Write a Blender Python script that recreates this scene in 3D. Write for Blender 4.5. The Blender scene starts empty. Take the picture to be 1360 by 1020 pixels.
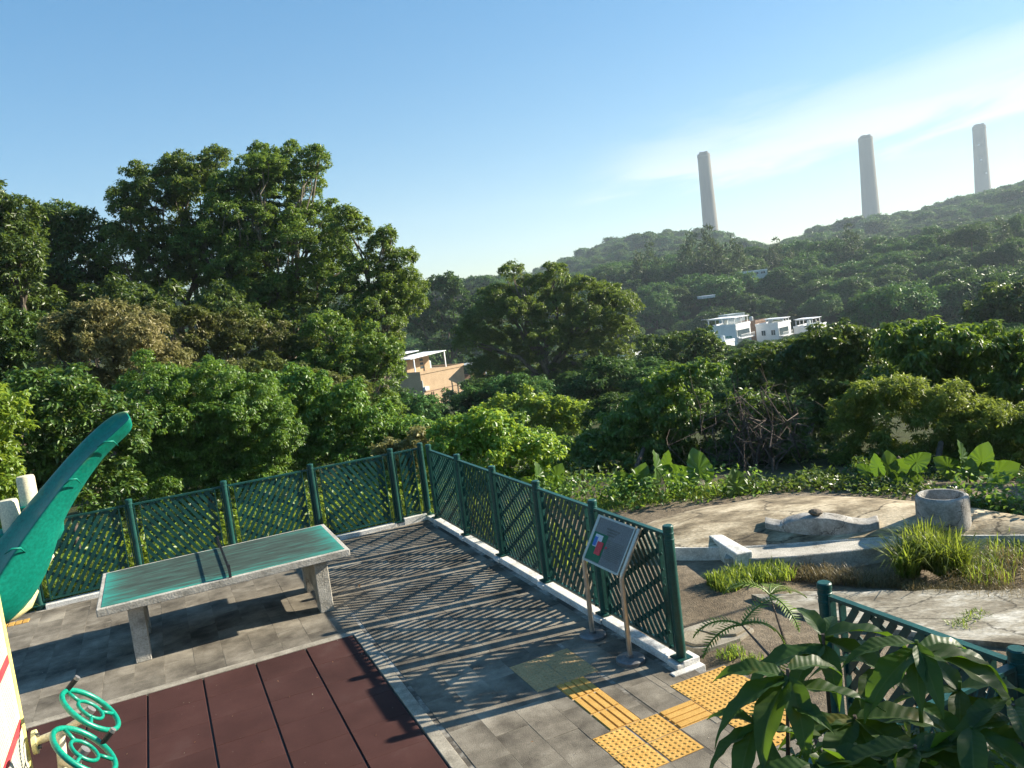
import bpy, bmesh, math, random
import numpy as np
from mathutils import Vector, Matrix, noise as mnoise

R = math.radians
sc = bpy.context.scene
col = sc.collection
rnd = random.Random(7)
rng = np.random.default_rng(11)

# ------------------------------------------------------------------ camera, light, exposure
FPX = 1052.9                                   # focal length in pixels of a 1360 px wide frame
PITCH, ROLL, CAM_H = 0.09958, -0.12294, 3.428
_fw = Vector((0, math.cos(PITCH), -math.sin(PITCH)))
_r0 = Vector((1, 0, 0)); _u0 = _r0.cross(_fw)
_rt = math.cos(ROLL) * _r0 + math.sin(ROLL) * _u0
_up = -math.sin(ROLL) * _r0 + math.cos(ROLL) * _u0
CAM = Vector((0, 0, CAM_H))
cd = bpy.data.cameras.new("camera"); cam = bpy.data.objects.new("camera", cd); col.objects.link(cam)
cd.sensor_width = 36; cd.lens = FPX * 36 / 1360; cd.clip_start = 0.05; cd.clip_end = 20000
cam.matrix_world = Matrix(((_rt.x, _up.x, -_fw.x, 0), (_rt.y, _up.y, -_fw.y, 0), (_rt.z, _up.z, -_fw.z, CAM_H), (0, 0, 0, 1)))
sc.camera = cam

SUN_EL, SUN_AZ = R(26.0), R(74.9)              # azimuth from +y towards +x
sd = bpy.data.lights.new("sun", 'SUN'); sun = bpy.data.objects.new("sun", sd); col.objects.link(sun)
sd.energy = 5.0; sd.angle = R(0.53); sd.color = (1.0, 0.9, 0.74)
sdir = Vector((math.sin(SUN_AZ) * math.cos(SUN_EL), math.cos(SUN_AZ) * math.cos(SUN_EL), math.sin(SUN_EL)))
sun.rotation_euler = sdir.to_track_quat('Z', 'Y').to_euler()
sun.location = (30, 10, 40)

wd = bpy.data.worlds.new("World"); sc.world = wd; wd.use_nodes = True
wn, wl = wd.node_tree.nodes, wd.node_tree.links
wn.clear()
def WN(t, **k):
    n = wn.new(t)
    for a_, v in k.items(): setattr(n, a_, v)
    return n
wout = WN('ShaderNodeOutputWorld'); bg = WN('ShaderNodeBackground'); wl.new(bg.outputs[0], wout.inputs[0])
bg.inputs[1].default_value = 0.064
sky = WN('ShaderNodeTexSky', sky_type='NISHITA', sun_disc=False)
sky.sun_elevation = SUN_EL; sky.sun_rotation = SUN_AZ; sky.altitude = 30
sky.air_density = 1.0; sky.dust_density = 0.15; sky.ozone_density = 2.0
# thin cirrus over the chimneys: a streaky band in azimuth and elevation
tc = WN('ShaderNodeTexCoord'); sx = WN('ShaderNodeSeparateXYZ'); wl.new(tc.outputs['Generated'], sx.inputs[0])
def wm(op, a, b=None, c=None):
    n = WN('ShaderNodeMath', operation=op)
    for i, v in enumerate((a, b, c)):
        if v is None: continue
        if isinstance(v, (int, float)): n.inputs[i].default_value = v
        else: wl.new(v, n.inputs[i])
    return n.outputs[0]
az = wm('ARCTAN2', sx.outputs[0], sx.outputs[1])
el = wm('ARCSINE', sx.outputs[2])
cv = WN('ShaderNodeCombineXYZ')
wl.new(wm('MULTIPLY', az, 5.0), cv.inputs[0]); wl.new(wm('MULTIPLY', wm('SUBTRACT', el, wm('MULTIPLY', az, 0.09)), 30.0), cv.inputs[1])
nz = WN('ShaderNodeTexNoise'); nz.inputs['Scale'].default_value = 0.9; nz.inputs['Detail'].default_value = 7; nz.inputs['Roughness'].default_value = 0.6
nz.inputs['Distortion'].default_value = 0.5
wl.new(cv.outputs[0], nz.inputs[0])
def wramp(x, lo, hi):
    n = WN('ShaderNodeMapRange', interpolation_type='SMOOTHSTEP'); n.inputs[1].default_value = lo; n.inputs[2].default_value = hi
    wl.new(x, n.inputs[0]); return n.outputs[0]
jit = wm('MULTIPLY', wm('SUBTRACT', nz.outputs[0], 0.5), 0.12)
elj = wm('ADD', el, jit)
lo = wramp(wm('SUBTRACT', elj, wm('ADD', 0.098, wm('MULTIPLY', az, 0.03))), 0.0, 0.03)                   # lower edge, about 6 degrees up
hi = wramp(wm('SUBTRACT', wm('ADD', 0.172, wm('MULTIPLY', az, 0.115)), elj), 0.0, 0.075)             # upper edge
lf = wramp(wm('ADD', az, wm('MULTIPLY', jit, 1.2)), 0.09, 0.22)                       # starts right of the middle
rt = wramp(wm('SUBTRACT', 1.6, az), 0.0, 0.6)
strk = wramp(nz.outputs[0], 0.3, 0.68)
mask = wm('MULTIPLY', wm('MULTIPLY', wm('MULTIPLY', lo, hi), wm('MULTIPLY', lf, rt)), wm('ADD', 0.5, wm('MULTIPLY', strk, 0.5)))
mask = wm('MULTIPLY', mask, 0.8)
mx = WN('ShaderNodeMix', data_type='RGBA'); wl.new(mask, mx.inputs[0]); hsv = WN('ShaderNodeHueSaturation'); hsv.inputs['Saturation'].default_value = 1.78; hsv.inputs['Value'].default_value = 1.8; gm = WN('ShaderNodeGamma'); gm.inputs[1].default_value = 0.6; wl.new(sky.outputs[0], gm.inputs[0]); wl.new(gm.outputs[0], hsv.inputs['Color']); wl.new(hsv.outputs[0], mx.inputs[6])
mx.inputs[7].default_value = (5.9, 6.15, 6.3, 1)
wl.new(mx.outputs[2], bg.inputs[0])

sc.view_settings.view_transform = 'Standard'; sc.view_settings.look = 'None'
sc.view_settings.gamma = 1; sc.view_settings.use_curve_mapping = False
sc.view_settings.exposure = 1.5
sc.render.engine = 'CYCLES'
sc.cycles.max_bounces = 8; sc.cycles.transparent_max_bounces = 8; sc.cycles.diffuse_bounces = 3
sc.cycles.volume_bounces = 0; sc.cycles.use_denoising = True

# ------------------------------------------------------------------ places: rays of the survey, platform frame
TH = R(24.313)
FC = Vector((-1.5074, 12.9721, 0))             # platform frame: s along the table, t along the long fence
AV = Vector((math.cos(TH), math.sin(TH), 0)); BV = Vector((-math.sin(TH), math.cos(TH), 0))
def L(s, t, z=0.0): return FC + AV * s + BV * t + Vector((0, 0, z))
def to_st(x, y):
    dx, dy = x - FC.x, y - FC.y
    return dx * AV.x + dy * AV.y, dx * BV.x + dy * BV.y
def ray(px, py): return (_fw * FPX + _rt * (px - 680) - _up * (py - 510)).normalized()
def at(px, py, D):                              # the point seen there at horizontal distance D
    d = ray(px, py); return CAM + d * (D / math.hypot(d.x, d.y))
def G(px, py, z=0.0):                           # the point seen there at height z
    d = ray(px, py); return CAM + d * ((z - CAM_H) / d.z)

# ------------------------------------------------------------------ tagging
def thing(name, label, cat, loc=(0, 0, 0), rotz=0.0, group=None):
    o = bpy.data.objects.new(name, None); col.objects.link(o)
    o.location = loc; o.rotation_euler = (0, 0, rotz); o.empty_display_size = 0.2
    o['label'] = label; o['category'] = cat
    if group: o['group'] = group
    return o
def tag(o, label, cat, group=None):
    o['label'] = label; o['category'] = cat
    if group: o['group'] = group
    return o
def kind(o, k): o['kind'] = k; return o

# ------------------------------------------------------------------ mesh helpers
class MB:
    def __init__(s): s.v = []; s.f = []
    def add(s, vs, fs):
        n = len(s.v); s.v += [tuple(p) for p in vs]; s.f += [tuple(i + n for i in f) for f in fs]; return s
    def box(s, c, d, m=None):
        x, y, z = (k / 2 for k in d)
        vs = [Vector((sx_ * x, sy_ * y, sz_ * z)) for sx_ in (-1, 1) for sy_ in (-1, 1) for sz_ in (-1, 1)]
        if m is not None: vs = [m @ p for p in vs]
        vs = [p + Vector(c) for p in vs]
        return s.add(vs, [(0, 1, 3, 2), (4, 6, 7, 5), (0, 4, 5, 1), (2, 3, 7, 6), (0, 2, 6, 4), (1, 5, 7, 3)])
    def span(s, a, b): return s.box([(p + q) / 2 for p, q in zip(a, b)], [abs(q - p) for p, q in zip(a, b)])
    def tube(s, pts, rad, n=8, cap=True):
        pts = [Vector(p) for p in pts]
        rad = rad if isinstance(rad, (list, tuple)) else [rad] * len(pts)
        base = len(s.v); prev = None
        for i, p in enumerate(pts):
            d = (pts[min(i + 1, len(pts) - 1)] - pts[max(i - 1, 0)]).normalized()
            if prev is None:
                u = d.cross(Vector((0, 0, 1))); u = u if u.length > 1e-3 else Vector((1, 0, 0))
            else: u = prev - d * prev.dot(d)
            u.normalize(); prev = u; w = d.cross(u)
            for k in range(n):
                a_ = 2 * math.pi * k / n; s.v.append(tuple(p + (u * math.cos(a_) + w * math.sin(a_)) * rad[i]))
        for i in range(len(pts) - 1):
            for k in range(n):
                a_, b_ = base + i * n + k, base + i * n + (k + 1) % n
                s.f.append((a_, b_, b_ + n, a_ + n))
        if cap:
            s.f.append(tuple(base + k for k in range(n - 1, -1, -1))); e = base + (len(pts) - 1) * n
            s.f.append(tuple(e + k for k in range(n)))
        return s
    def lathe(s, prof, n=24, c=(0, 0, 0)):
        base = len(s.v); c = Vector(c)
        for r_, z_ in prof:
            for k in range(n):
                a_ = 2 * math.pi * k / n; s.v.append(tuple(c + Vector((r_ * math.cos(a_), r_ * math.sin(a_), z_))))
        for i in range(len(prof) - 1):
            for k in range(n):
                a_, b_ = base + i * n + k, base + i * n + (k + 1) % n
                s.f.append((a_, b_, b_ + n, a_ + n))
        return s
    def torus(s, c, nrm, r1, r2, n=32, m=8, a0=0.0, a1=2 * math.pi):
        nrm = Vector(nrm).normalized(); u = nrm.orthogonal().normalized(); w = nrm.cross(u); c = Vector(c)
        full = abs(a1 - a0 - 2 * math.pi) < 1e-6
        pts = [c + (u * math.cos(a0 + (a1 - a0) * k / n) + w * math.sin(a0 + (a1 - a0) * k / n)) * r1 for k in range(n + (0 if full else 1))]
        if not full: return s.tube(pts, r2, m)
        base = len(s.v)
        for k in range(n):
            rd = (pts[k] - c).normalized()
            for j in range(m):
                b_ = 2 * math.pi * j / m; s.v.append(tuple(pts[k] + (rd * math.cos(b_) + nrm * math.sin(b_)) * r2))
        for k in range(n):
            for j in range(m):
                s.f.append((base + k * m + j, base + ((k + 1) % n) * m + j, base + ((k + 1) % n) * m + (j + 1) % m, base + k * m + (j + 1) % m))
        return s
    def prism(s, poly, ext):                     # polygon (3D points) pushed along a vector
        n = len(poly); e = Vector(ext); vs = [Vector(p) for p in poly]
        return s.add(vs + [p + e for p in vs], [tuple(range(n - 1, -1, -1)), tuple(range(n, 2 * n))] + [(i, (i + 1) % n, n + (i + 1) % n, n + i) for i in range(n)])
    def mesh(s, name, mat, smooth=False, bevel=0.0, seg=1):
        me = bpy.data.meshes.new(name); me.from_pydata(s.v, [], s.f)
        bm = bmesh.new(); bm.from_mesh(me)
        bmesh.ops.recalc_face_normals(bm, faces=bm.faces)
        if bevel > 0:
            es = [e for e in bm.edges if len(e.link_faces) == 2 and e.calc_face_angle(0) > 0.6]
            bmesh.ops.bevel(bm, geom=es, offset=bevel, segments=seg, profile=0.5, affect='EDGES', clamp_overlap=True)
        bm.to_mesh(me); bm.free()
        if mat: me.materials.append(mat)
        if smooth:
            me.polygons.foreach_set('use_smooth', [True] * len(me.polygons))
            if smooth != 'all':
                try: me.set_sharp_from_angle(angle=R(40))
                except Exception: pass
        me.update(); return me
    def build(s, name, mat, parent=None, smooth=False, bevel=0.0, loc=None, seg=1):
        return put(name, s.mesh(name, mat, smooth, bevel, seg), parent, loc)
def put(name, me, parent=None, loc=None):
    o = bpy.data.objects.new(name, me); col.objects.link(o)
    if parent is not None: o.parent = parent
    if loc is not None: o.location = loc
    return o
def np_mesh(name, V, F, mat, smooth=False):      # V (n,3), F (m,3 or 4) arrays
    me = bpy.data.meshes.new(name)
    k = F.shape[1]
    me.vertices.add(len(V)); me.vertices.foreach_set('co', np.ascontiguousarray(V, np.float32).ravel())
    me.loops.add(F.size); me.loops.foreach_set('vertex_index', np.ascontiguousarray(F, np.int32).ravel())
    me.polygons.add(len(F)); me.polygons.foreach_set('loop_start', np.arange(0, F.size, k, dtype=np.int32))
    me.polygons.foreach_set('loop_total', np.full(len(F), k, np.int32))
    if smooth: me.polygons.foreach_set('use_smooth', np.ones(len(F), bool))
    me.update(calc_edges=True); me.materials.append(mat); return me

# ------------------------------------------------------------------ materials
def mat_base(name):
    m = bpy.data.materials.new(name); m.use_nodes = True; n = m.node_tree.nodes; l = m.node_tree.links
    return m, n, l, n['Principled BSDF'], n['Material Output']
def ramp(n, stops):
    r_ = n.new('ShaderNodeValToRGB'); e = r_.color_ramp.elements
    while len(e) < len(stops): e.new(0.5)
    for k, (p, c) in enumerate(stops): e[k].position = p; e[k].color = (*c, 1)
    return r_
def surf(name, c0, c1, scale=8, rough=0.8, bump=0.2, detail=6, stretch=None, c2=None, spec=0.3, metal=0.0, fine=None, objvar=0.0, lo=0.35, hi=0.65, coat=0.0, bdist=0.01, cracks=0.0):
    """two or three tones mixed by noise, fine speckle, bump; objvar = brightness change per object"""
    m, n, l, p, out = mat_base(name)
    t = n.new('ShaderNodeTexCoord'); src = t.outputs['Object']
    if objvar:
        oi = n.new('ShaderNodeObjectInfo'); ad = n.new('ShaderNodeVectorMath'); ad.operation = 'ADD'
        l.new(src, ad.inputs[0]); l.new(oi.outputs['Location'], ad.inputs[1]); src = ad.outputs[0]
    if stretch:
        mp = n.new('ShaderNodeMapping'); mp.inputs['Scale'].default_value = stretch; l.new(src, mp.inputs[0]); src = mp.outputs[0]
    nz_ = n.new('ShaderNodeTexNoise'); nz_.inputs['Scale'].default_value = scale; nz_.inputs['Detail'].default_value = detail; nz_.inputs['Roughness'].default_value = 0.65
    l.new(src, nz_.inputs[0])
    stops = [(lo, c0), (hi, c1)] if c2 is None else [(lo, c0), ((lo + hi) / 2, c1), (hi, c2)]
    r_ = ramp(n, stops); l.new(nz_.outputs[0], r_.inputs[0]); cur = r_.outputs[0]
    n2 = n.new('ShaderNodeTexNoise'); n2.inputs['Scale'].default_value = fine or scale * 14; n2.inputs['Detail'].default_value = 3
    l.new(src, n2.inputs[0])
    mr = n.new('ShaderNodeMapRange'); mr.inputs[1].default_value = 0.3; mr.inputs[2].default_value = 0.7; mr.inputs[3].default_value = 0.78; mr.inputs[4].default_value = 1.22
    l.new(n2.outputs[0], mr.inputs[0])
    mm = n.new('ShaderNodeMix'); mm.data_type = 'RGBA'; mm.blend_type = 'MULTIPLY'; mm.inputs[0].default_value = 1
    l.new(cur, mm.inputs[6]); l.new(mr.outputs[0], mm.inputs[7]); cur = mm.outputs[2]
    if objvar:
        mo = n.new('ShaderNodeMapRange'); mo.inputs[3].default_value = 1 - objvar; mo.inputs[4].default_value = 1 + objvar; l.new(oi.outputs['Random'], mo.inputs[0])
        m2 = n.new('ShaderNodeMix'); m2.data_type = 'RGBA'; m2.blend_type = 'MULTIPLY'; m2.inputs[0].default_value = 1
        l.new(cur, m2.inputs[6]); l.new(mo.outputs[0], m2.inputs[7]); cur = m2.outputs[2]
    if cracks:
        vd = n.new('ShaderNodeVectorMath'); vd.operation = 'MULTIPLY_ADD'; vd.inputs[1].default_value = (.35, .35, .35); l.new(nz_.outputs['Color'], vd.inputs[0]); l.new(src, vd.inputs[2])
        vo = n.new('ShaderNodeTexVoronoi'); vo.feature = 'DISTANCE_TO_EDGE'; vo.inputs['Scale'].default_value = cracks; l.new(vd.outputs[0], vo.inputs['Vector'])
        vm = n.new('ShaderNodeMapRange'); vm.inputs[1].default_value = 0.004; vm.inputs[2].default_value = 0.016; vm.inputs[3].default_value = 0.35; l.new(vo.outputs['Distance'], vm.inputs[0])
        m3 = n.new('ShaderNodeMix'); m3.data_type = 'RGBA'; m3.blend_type = 'MULTIPLY'; m3.inputs[0].default_value = 1; l.new(cur, m3.inputs[6]); l.new(vm.outputs[0], m3.inputs[7]); cur = m3.outputs[2]
    l.new(cur, p.inputs['Base Color'])
    p.inputs['Roughness'].default_value = rough; p.inputs['Specular IOR Level'].default_value = spec; p.inputs['Metallic'].default_value = metal
    if coat: p.inputs['Coat Weight'].default_value = coat; p.inputs['Coat Roughness'].default_value = 0.2
    if bump:
        b = n.new('ShaderNodeBump'); b.inputs['Strength'].default_value = bump; b.inputs['Distance'].default_value = bdist
        ma = n.new('ShaderNodeMath'); ma.operation = 'ADD'; l.new(nz_.outputs[0], ma.inputs[0]); l.new(n2.outputs[0], ma.inputs[1])
        l.new(ma.outputs[0], b.inputs['Height']); l.new(b.outputs[0], p.inputs['Normal'])
    return m
def leafmat(name, dark, mid, light, trans, tw=0.35, rough=0.45, spec=0.4, patch=None, pscale=0.5, plo=0.5, phi=0.65, hv=0.2):
    """foliage: every leaf its own tone, light passing through; patch = a second colour over drifts of the crown (flowers, dry leaves)"""
    if name not in ('glossy_leaf', 'elephant_ear_leaf', 'fallen_leaf', 'dry_grass_blade', 'grass_blade'):
        dark, mid, light = (tuple(c * k for c, k in zip(q, (1.05, 1.2, 1.05) if name in ('hill_leaf', 'casuarina_leaf') else (1.22, 1.34, 1.1))) for q in (dark, mid, light))
    m, n, l, p, out = mat_base(name)
    g = n.new('ShaderNodeNewGeometry')
    r_ = ramp(n, [(0.0, dark), (0.55, mid), (1.0, light)]); l.new(g.outputs['Random Per Island'], r_.inputs[0]); cur = r_.outputs[0]
    oi = n.new('ShaderNodeObjectInfo')
    if patch:
        t = n.new('ShaderNodeTexCoord'); nz_ = n.new('ShaderNodeTexNoise'); nz_.inputs['Scale'].default_value = pscale; nz_.inputs['Detail'].default_value = 5
        l.new(t.outputs['Object'], nz_.inputs[0])
        mr = n.new('ShaderNodeMapRange'); mr.inputs[1].default_value = plo; mr.inputs[2].default_value = phi; l.new(nz_.outputs[0], mr.inputs[0])
        mk = n.new('ShaderNodeMix'); mk.data_type = 'RGBA'; l.new(mr.outputs[0], mk.inputs[0]); l.new(cur, mk.inputs[6])
        r2 = ramp(n, [(0.0, tuple(c * 0.6 for c in patch)), (1.0, patch)]); l.new(g.outputs['Random Per Island'], r2.inputs[0]); l.new(r2.outputs[0], mk.inputs[7]); cur = mk.outputs[2]
    hs = n.new('ShaderNodeHueSaturation'); l.new(cur, hs.inputs['Color'])
    a1 = n.new('ShaderNodeMapRange'); a1.inputs[3].default_value = 0.485; a1.inputs[4].default_value = 0.515; l.new(oi.outputs['Random'], a1.inputs[0]); l.new(a1.outputs[0], hs.inputs['Hue'])
    a2 = n.new('ShaderNodeMapRange'); a2.inputs[3].default_value = 1 - hv; a2.inputs[4].default_value = 1 + hv; l.new(oi.outputs['Random'], a2.inputs[0]); l.new(a2.outputs[0], hs.inputs['Value'])
    l.new(hs.outputs[0], p.inputs['Base Color']); p.inputs['Roughness'].default_value = rough; p.inputs['Specular IOR Level'].default_value = spec
    tr = n.new('ShaderNodeBsdfTranslucent')
    mt = n.new('ShaderNodeMix'); mt.data_type = 'RGBA'; mt.blend_type = 'MIX'; mt.inputs[0].default_value = 0.7
    l.new(hs.outputs[0], mt.inputs[6]); mt.inputs[7].default_value = (*trans, 1); l.new(mt.outputs[2], tr.inputs[0])
    ms = n.new('ShaderNodeMixShader'); ms.inputs[0].default_value = tw
    l.new(p.outputs[0], ms.inputs[1]); l.new(tr.outputs[0], ms.inputs[2]); l.new(ms.outputs[0], out.inputs[0])
    return m

M = {}
M['paver'] = surf('paver', (0.062, 0.053, 0.040), (0.165, 0.145, 0.112), 1.9, 0.88, 0.4, c2=(0.29, 0.26, 0.205), lo=0.33, hi=0.68, detail=9, objvar=0.16, fine=110)
M['mortar'] = surf('mortar', (0.08, 0.07, 0.055), (0.36, 0.335, 0.285), 1.6, 0.9, 0.2, lo=0.47, hi=0.6)
M['tactile'] = surf('tactile_yellow', (0.46, 0.255, 0.055), (0.56, 0.335, 0.09), 6, 0.75, 0.1, objvar=0.08, fine=90)
M['tactile_shade'] = surf('tactile_shaded', (0.40, 0.265, 0.125), (0.47, 0.32, 0.155), 6, 0.8, 0.1, objvar=0.06)  # copy of the yellow, dulled in colour for the tiles lying in shade
M['rubber'] = surf('maroon_rubber', (0.042, 0.0145, 0.0115), (0.057, 0.0215, 0.0175), 1.6, 0.9, 0.4, c2=(0.078, 0.042, 0.036), lo=0.38, hi=0.78, detail=9, objvar=0.07, fine=160, spec=0.25)
M['kerb'] = surf('pale_kerb', (0.20, 0.18, 0.14), (0.36, 0.325, 0.26), 7, 0.85, 0.25)
M['whitekerb'] = surf('whitewashed_kerb', (0.40, 0.385, 0.34), (0.58, 0.565, 0.52), 4, 0.85, 0.3, c2=(0.70, 0.69, 0.65), lo=0.3, hi=0.62, detail=9)
M['fence'] = surf('green_fence_paint', (0.006, 0.048, 0.040), (0.011, 0.075, 0.062), 4, 0.42, 0.08, spec=0.35, objvar=0.15)
M['concrete'] = surf('weathered_concrete', (0.20, 0.185, 0.15), (0.40, 0.375, 0.32), 4, 0.88, 0.5, c2=(0.50, 0.47, 0.41), lo=0.3, hi=0.7)
M['steel'] = surf('brushed_steel', (0.46, 0.42, 0.36), (0.55, 0.51, 0.45), 20, 0.38, 0.03, metal=0.9, stretch=(1, 1, 0.1))
M['darksteel'] = surf('dark_steel_base', (0.16, 0.16, 0.16), (0.26, 0.26, 0.26), 12, 0.5, 0.05, metal=0.6)
M['cream'] = surf('cream_paint', (0.60, 0.55, 0.38), (0.70, 0.64, 0.46), 6, 0.45, 0.05)
M['yellow'] = surf('pale_yellow_paint', (0.62, 0.53, 0.16), (0.72, 0.63, 0.23), 6, 0.4, 0.05)
M['paleyel'] = surf('butter_paint', (0.62, 0.56, 0.26), (0.74, 0.68, 0.36), 6, 0.42, 0.05)
M['teal'] = surf('teal_plastic', (0.0, 0.15, 0.105), (0.003, 0.19, 0.135), 3, 0.5, 0.03, spec=0.25)
M['wheelgreen'] = surf('green_wheel_paint', (0.0, 0.21, 0.135), (0.004, 0.26, 0.17), 5, 0.35, 0.03, spec=0.5)
M['black'] = surf('black_plastic', (0.012, 0.012, 0.012), (0.02, 0.02, 0.02), 10, 0.5, 0.05)
M['bolt'] = surf('grey_bolt', (0.20, 0.19, 0.19), (0.30, 0.28, 0.27), 14, 0.45, 0.05, metal=0.5)
M['board'] = surf('cream_board', (0.55, 0.53, 0.41), (0.60, 0.58, 0.46), 4, 0.5, 0.0)
M['print'] = surf('dark_print', (0.10, 0.10, 0.09), (0.14, 0.14, 0.12), 9, 0.6, 0.0)
M['softprint'] = surf('soft_print', (0.36, 0.36, 0.30), (0.42, 0.42, 0.35), 9, 0.6, 0.0)
M['red'] = surf('red_print', (0.55, 0.04, 0.05), (0.62, 0.06, 0.07), 5, 0.5, 0.0)
M['tealprint'] = surf('green_print', (0.15, 0.42, 0.27), (0.2, 0.48, 0.3), 5, 0.5, 0.0)
M['panel'] = surf('grey_sign_panel', (0.16, 0.165, 0.16), (0.19, 0.195, 0.19), 5, 0.6, 0.0, spec=0.2)
M['signgreen'] = surf('sign_green', (0.01, 0.11, 0.05), (0.015, 0.14, 0.065), 5, 0.5, 0.0)
M['signblue'] = surf('sign_blue', (0.05, 0.14, 0.42), (0.07, 0.18, 0.5), 5, 0.5, 0.0)
M['signwhite'] = surf('sign_white', (0.5, 0.53, 0.56), (0.6, 0.62, 0.64), 5, 0.5, 0.0)
M['bark'] = surf('bark', (0.07, 0.055, 0.04), (0.17, 0.14, 0.105), 6, 0.9, 0.6, stretch=(1, 1, 0.25))
M['palebark'] = surf('pale_bark', (0.10, 0.085, 0.06), (0.21, 0.18, 0.135), 5, 0.9, 0.5, stretch=(1, 1, 0.3))
M['twig'] = surf('dry_twig', (0.055, 0.042, 0.032), (0.13, 0.10, 0.08), 9, 0.9, 0.3)
M['soil'] = surf('soil', (0.12, 0.095, 0.065), (0.23, 0.19, 0.14), 1.3, 0.95, 0.8, c2=(0.30, 0.255, 0.195), lo=0.3, hi=0.7, fine=26)
M['chim'] = surf('chimney_concrete', (0.155, 0.14, 0.112), (0.18, 0.163, 0.13), 0.03, 0.85, 0.0, stretch=(1, 1, 0.15), fine=0.06)
M['chimdark'] = surf('chimney_flue', (0.17, 0.16, 0.14), (0.21, 0.2, 0.175), 0.1, 0.8, 0.0)
M['white'] = surf('white_house_paint', (0.68, 0.70, 0.70), (0.78, 0.79, 0.79), 0.6, 0.7, 0.0)
M['tan'] = surf('tan_render', (0.36, 0.255, 0.155), (0.44, 0.32, 0.2), 0.7, 0.85, 0.1)
M['roofwhite'] = surf('white_metal_roof', (0.70, 0.72, 0.74), (0.80, 0.81, 0.82), 0.8, 0.5, 0.0)
M['glass'] = surf('dark_window_glass', (0.04, 0.06, 0.07), (0.07, 0.10, 0.11), 1, 0.12, 0.0, spec=0.6)
M['greenglass'] = surf('green_window_film', (0.10, 0.32, 0.28), (0.14, 0.38, 0.33), 1, 0.2, 0.0, spec=0.6)
M['brownwall'] = surf('brown_wall', (0.16, 0.10, 0.07), (0.24, 0.16, 0.11), 1, 0.9, 0.1)
M['greyroof'] = surf('grey_metal_roof', (0.36, 0.42, 0.42), (0.5, 0.55, 0.55), 1, 0.5, 0.0)
M['netdark'] = surf('net_metal', (0.03, 0.035, 0.04), (0.06, 0.065, 0.07), 20, 0.5, 0.0, metal=0.5)

M['lf_tree'] = leafmat('tree_leaf', (0.036, 0.064, 0.011), (0.072, 0.118, 0.02), (0.13, 0.185, 0.034), (0.28, 0.38, 0.04), 0.42, rough=0.42, spec=0.6)
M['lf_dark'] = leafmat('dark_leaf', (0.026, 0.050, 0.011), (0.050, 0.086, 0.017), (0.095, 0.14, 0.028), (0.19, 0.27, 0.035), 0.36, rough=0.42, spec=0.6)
M['lf_vine'] = leafmat('vine_leaf', (0.04, 0.082, 0.012), (0.075, 0.135, 0.022), (0.135, 0.20, 0.04), (0.28, 0.42, 0.04), 0.37, rough=0.42, spec=0.6)
M['lf_bright'] = leafmat('bright_leaf', (0.07, 0.125, 0.014), (0.115, 0.18, 0.022), (0.18, 0.245, 0.035), (0.42, 0.52, 0.05), 0.45, rough=0.42, spec=0.6)
M['lf_tan'] = leafmat('flowering_leaf', (0.075, 0.085, 0.028), (0.13, 0.13, 0.045), (0.2, 0.18, 0.07), (0.34, 0.33, 0.1), 0.34, patch=(0.46, 0.42, 0.17), pscale=0.5, plo=0.45, phi=0.66)
M['lf_olive'] = leafmat('olive_leaf', (0.045, 0.06, 0.014), (0.08, 0.10, 0.024), (0.13, 0.145, 0.04), (0.24, 0.29, 0.05), 0.32, patch=(0.32, 0.27, 0.11), pscale=0.4, plo=0.5, phi=0.7)
M['lf_fine'] = leafmat('feathery_leaf', (0.06, 0.095, 0.016), (0.105, 0.15, 0.026), (0.17, 0.21, 0.045), (0.36, 0.44, 0.06), 0.42)
M['lf_hill'] = leafmat('hill_leaf', (0.026, 0.062, 0.018), (0.05, 0.105, 0.028), (0.095, 0.165, 0.04), (0.15, 0.25, 0.04), 0.28, spec=0.2, hv=0.42)
M['lf_casu'] = leafmat('casuarina_leaf', (0.035, 0.055, 0.022), (0.055, 0.08, 0.03), (0.08, 0.105, 0.04), (0.12, 0.16, 0.05), 0.25, spec=0.2)
M['lf_ear'] = leafmat('elephant_ear_leaf', (0.045, 0.10, 0.02), (0.058, 0.12, 0.022), (0.07, 0.135, 0.025), (0.19, 0.33, 0.02), 0.3, rough=0.38, spec=0.5)
M['lf_fore'] = leafmat('glossy_leaf', (0.024, 0.056, 0.011), (0.034, 0.074, 0.014), (0.048, 0.095, 0.019), (0.18, 0.32, 0.014), 0.44, rough=0.42, spec=0.35)
M['grass'] = leafmat('grass_blade', (0.08, 0.14, 0.018), (0.125, 0.19, 0.028), (0.2, 0.24, 0.05), (0.40, 0.50, 0.05), 0.48)
M['drygrass'] = leafmat('dry_grass_blade', (0.10, 0.085, 0.035), (0.18, 0.15, 0.065), (0.27, 0.23, 0.10), (0.4, 0.3, 0.12), 0.25)
M['deadleaf'] = leafmat('fallen_leaf', (0.25, 0.12, 0.05), (0.36, 0.2, 0.08), (0.5, 0.33, 0.16), (0.4, 0.2, 0.08), 0.2)

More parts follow.
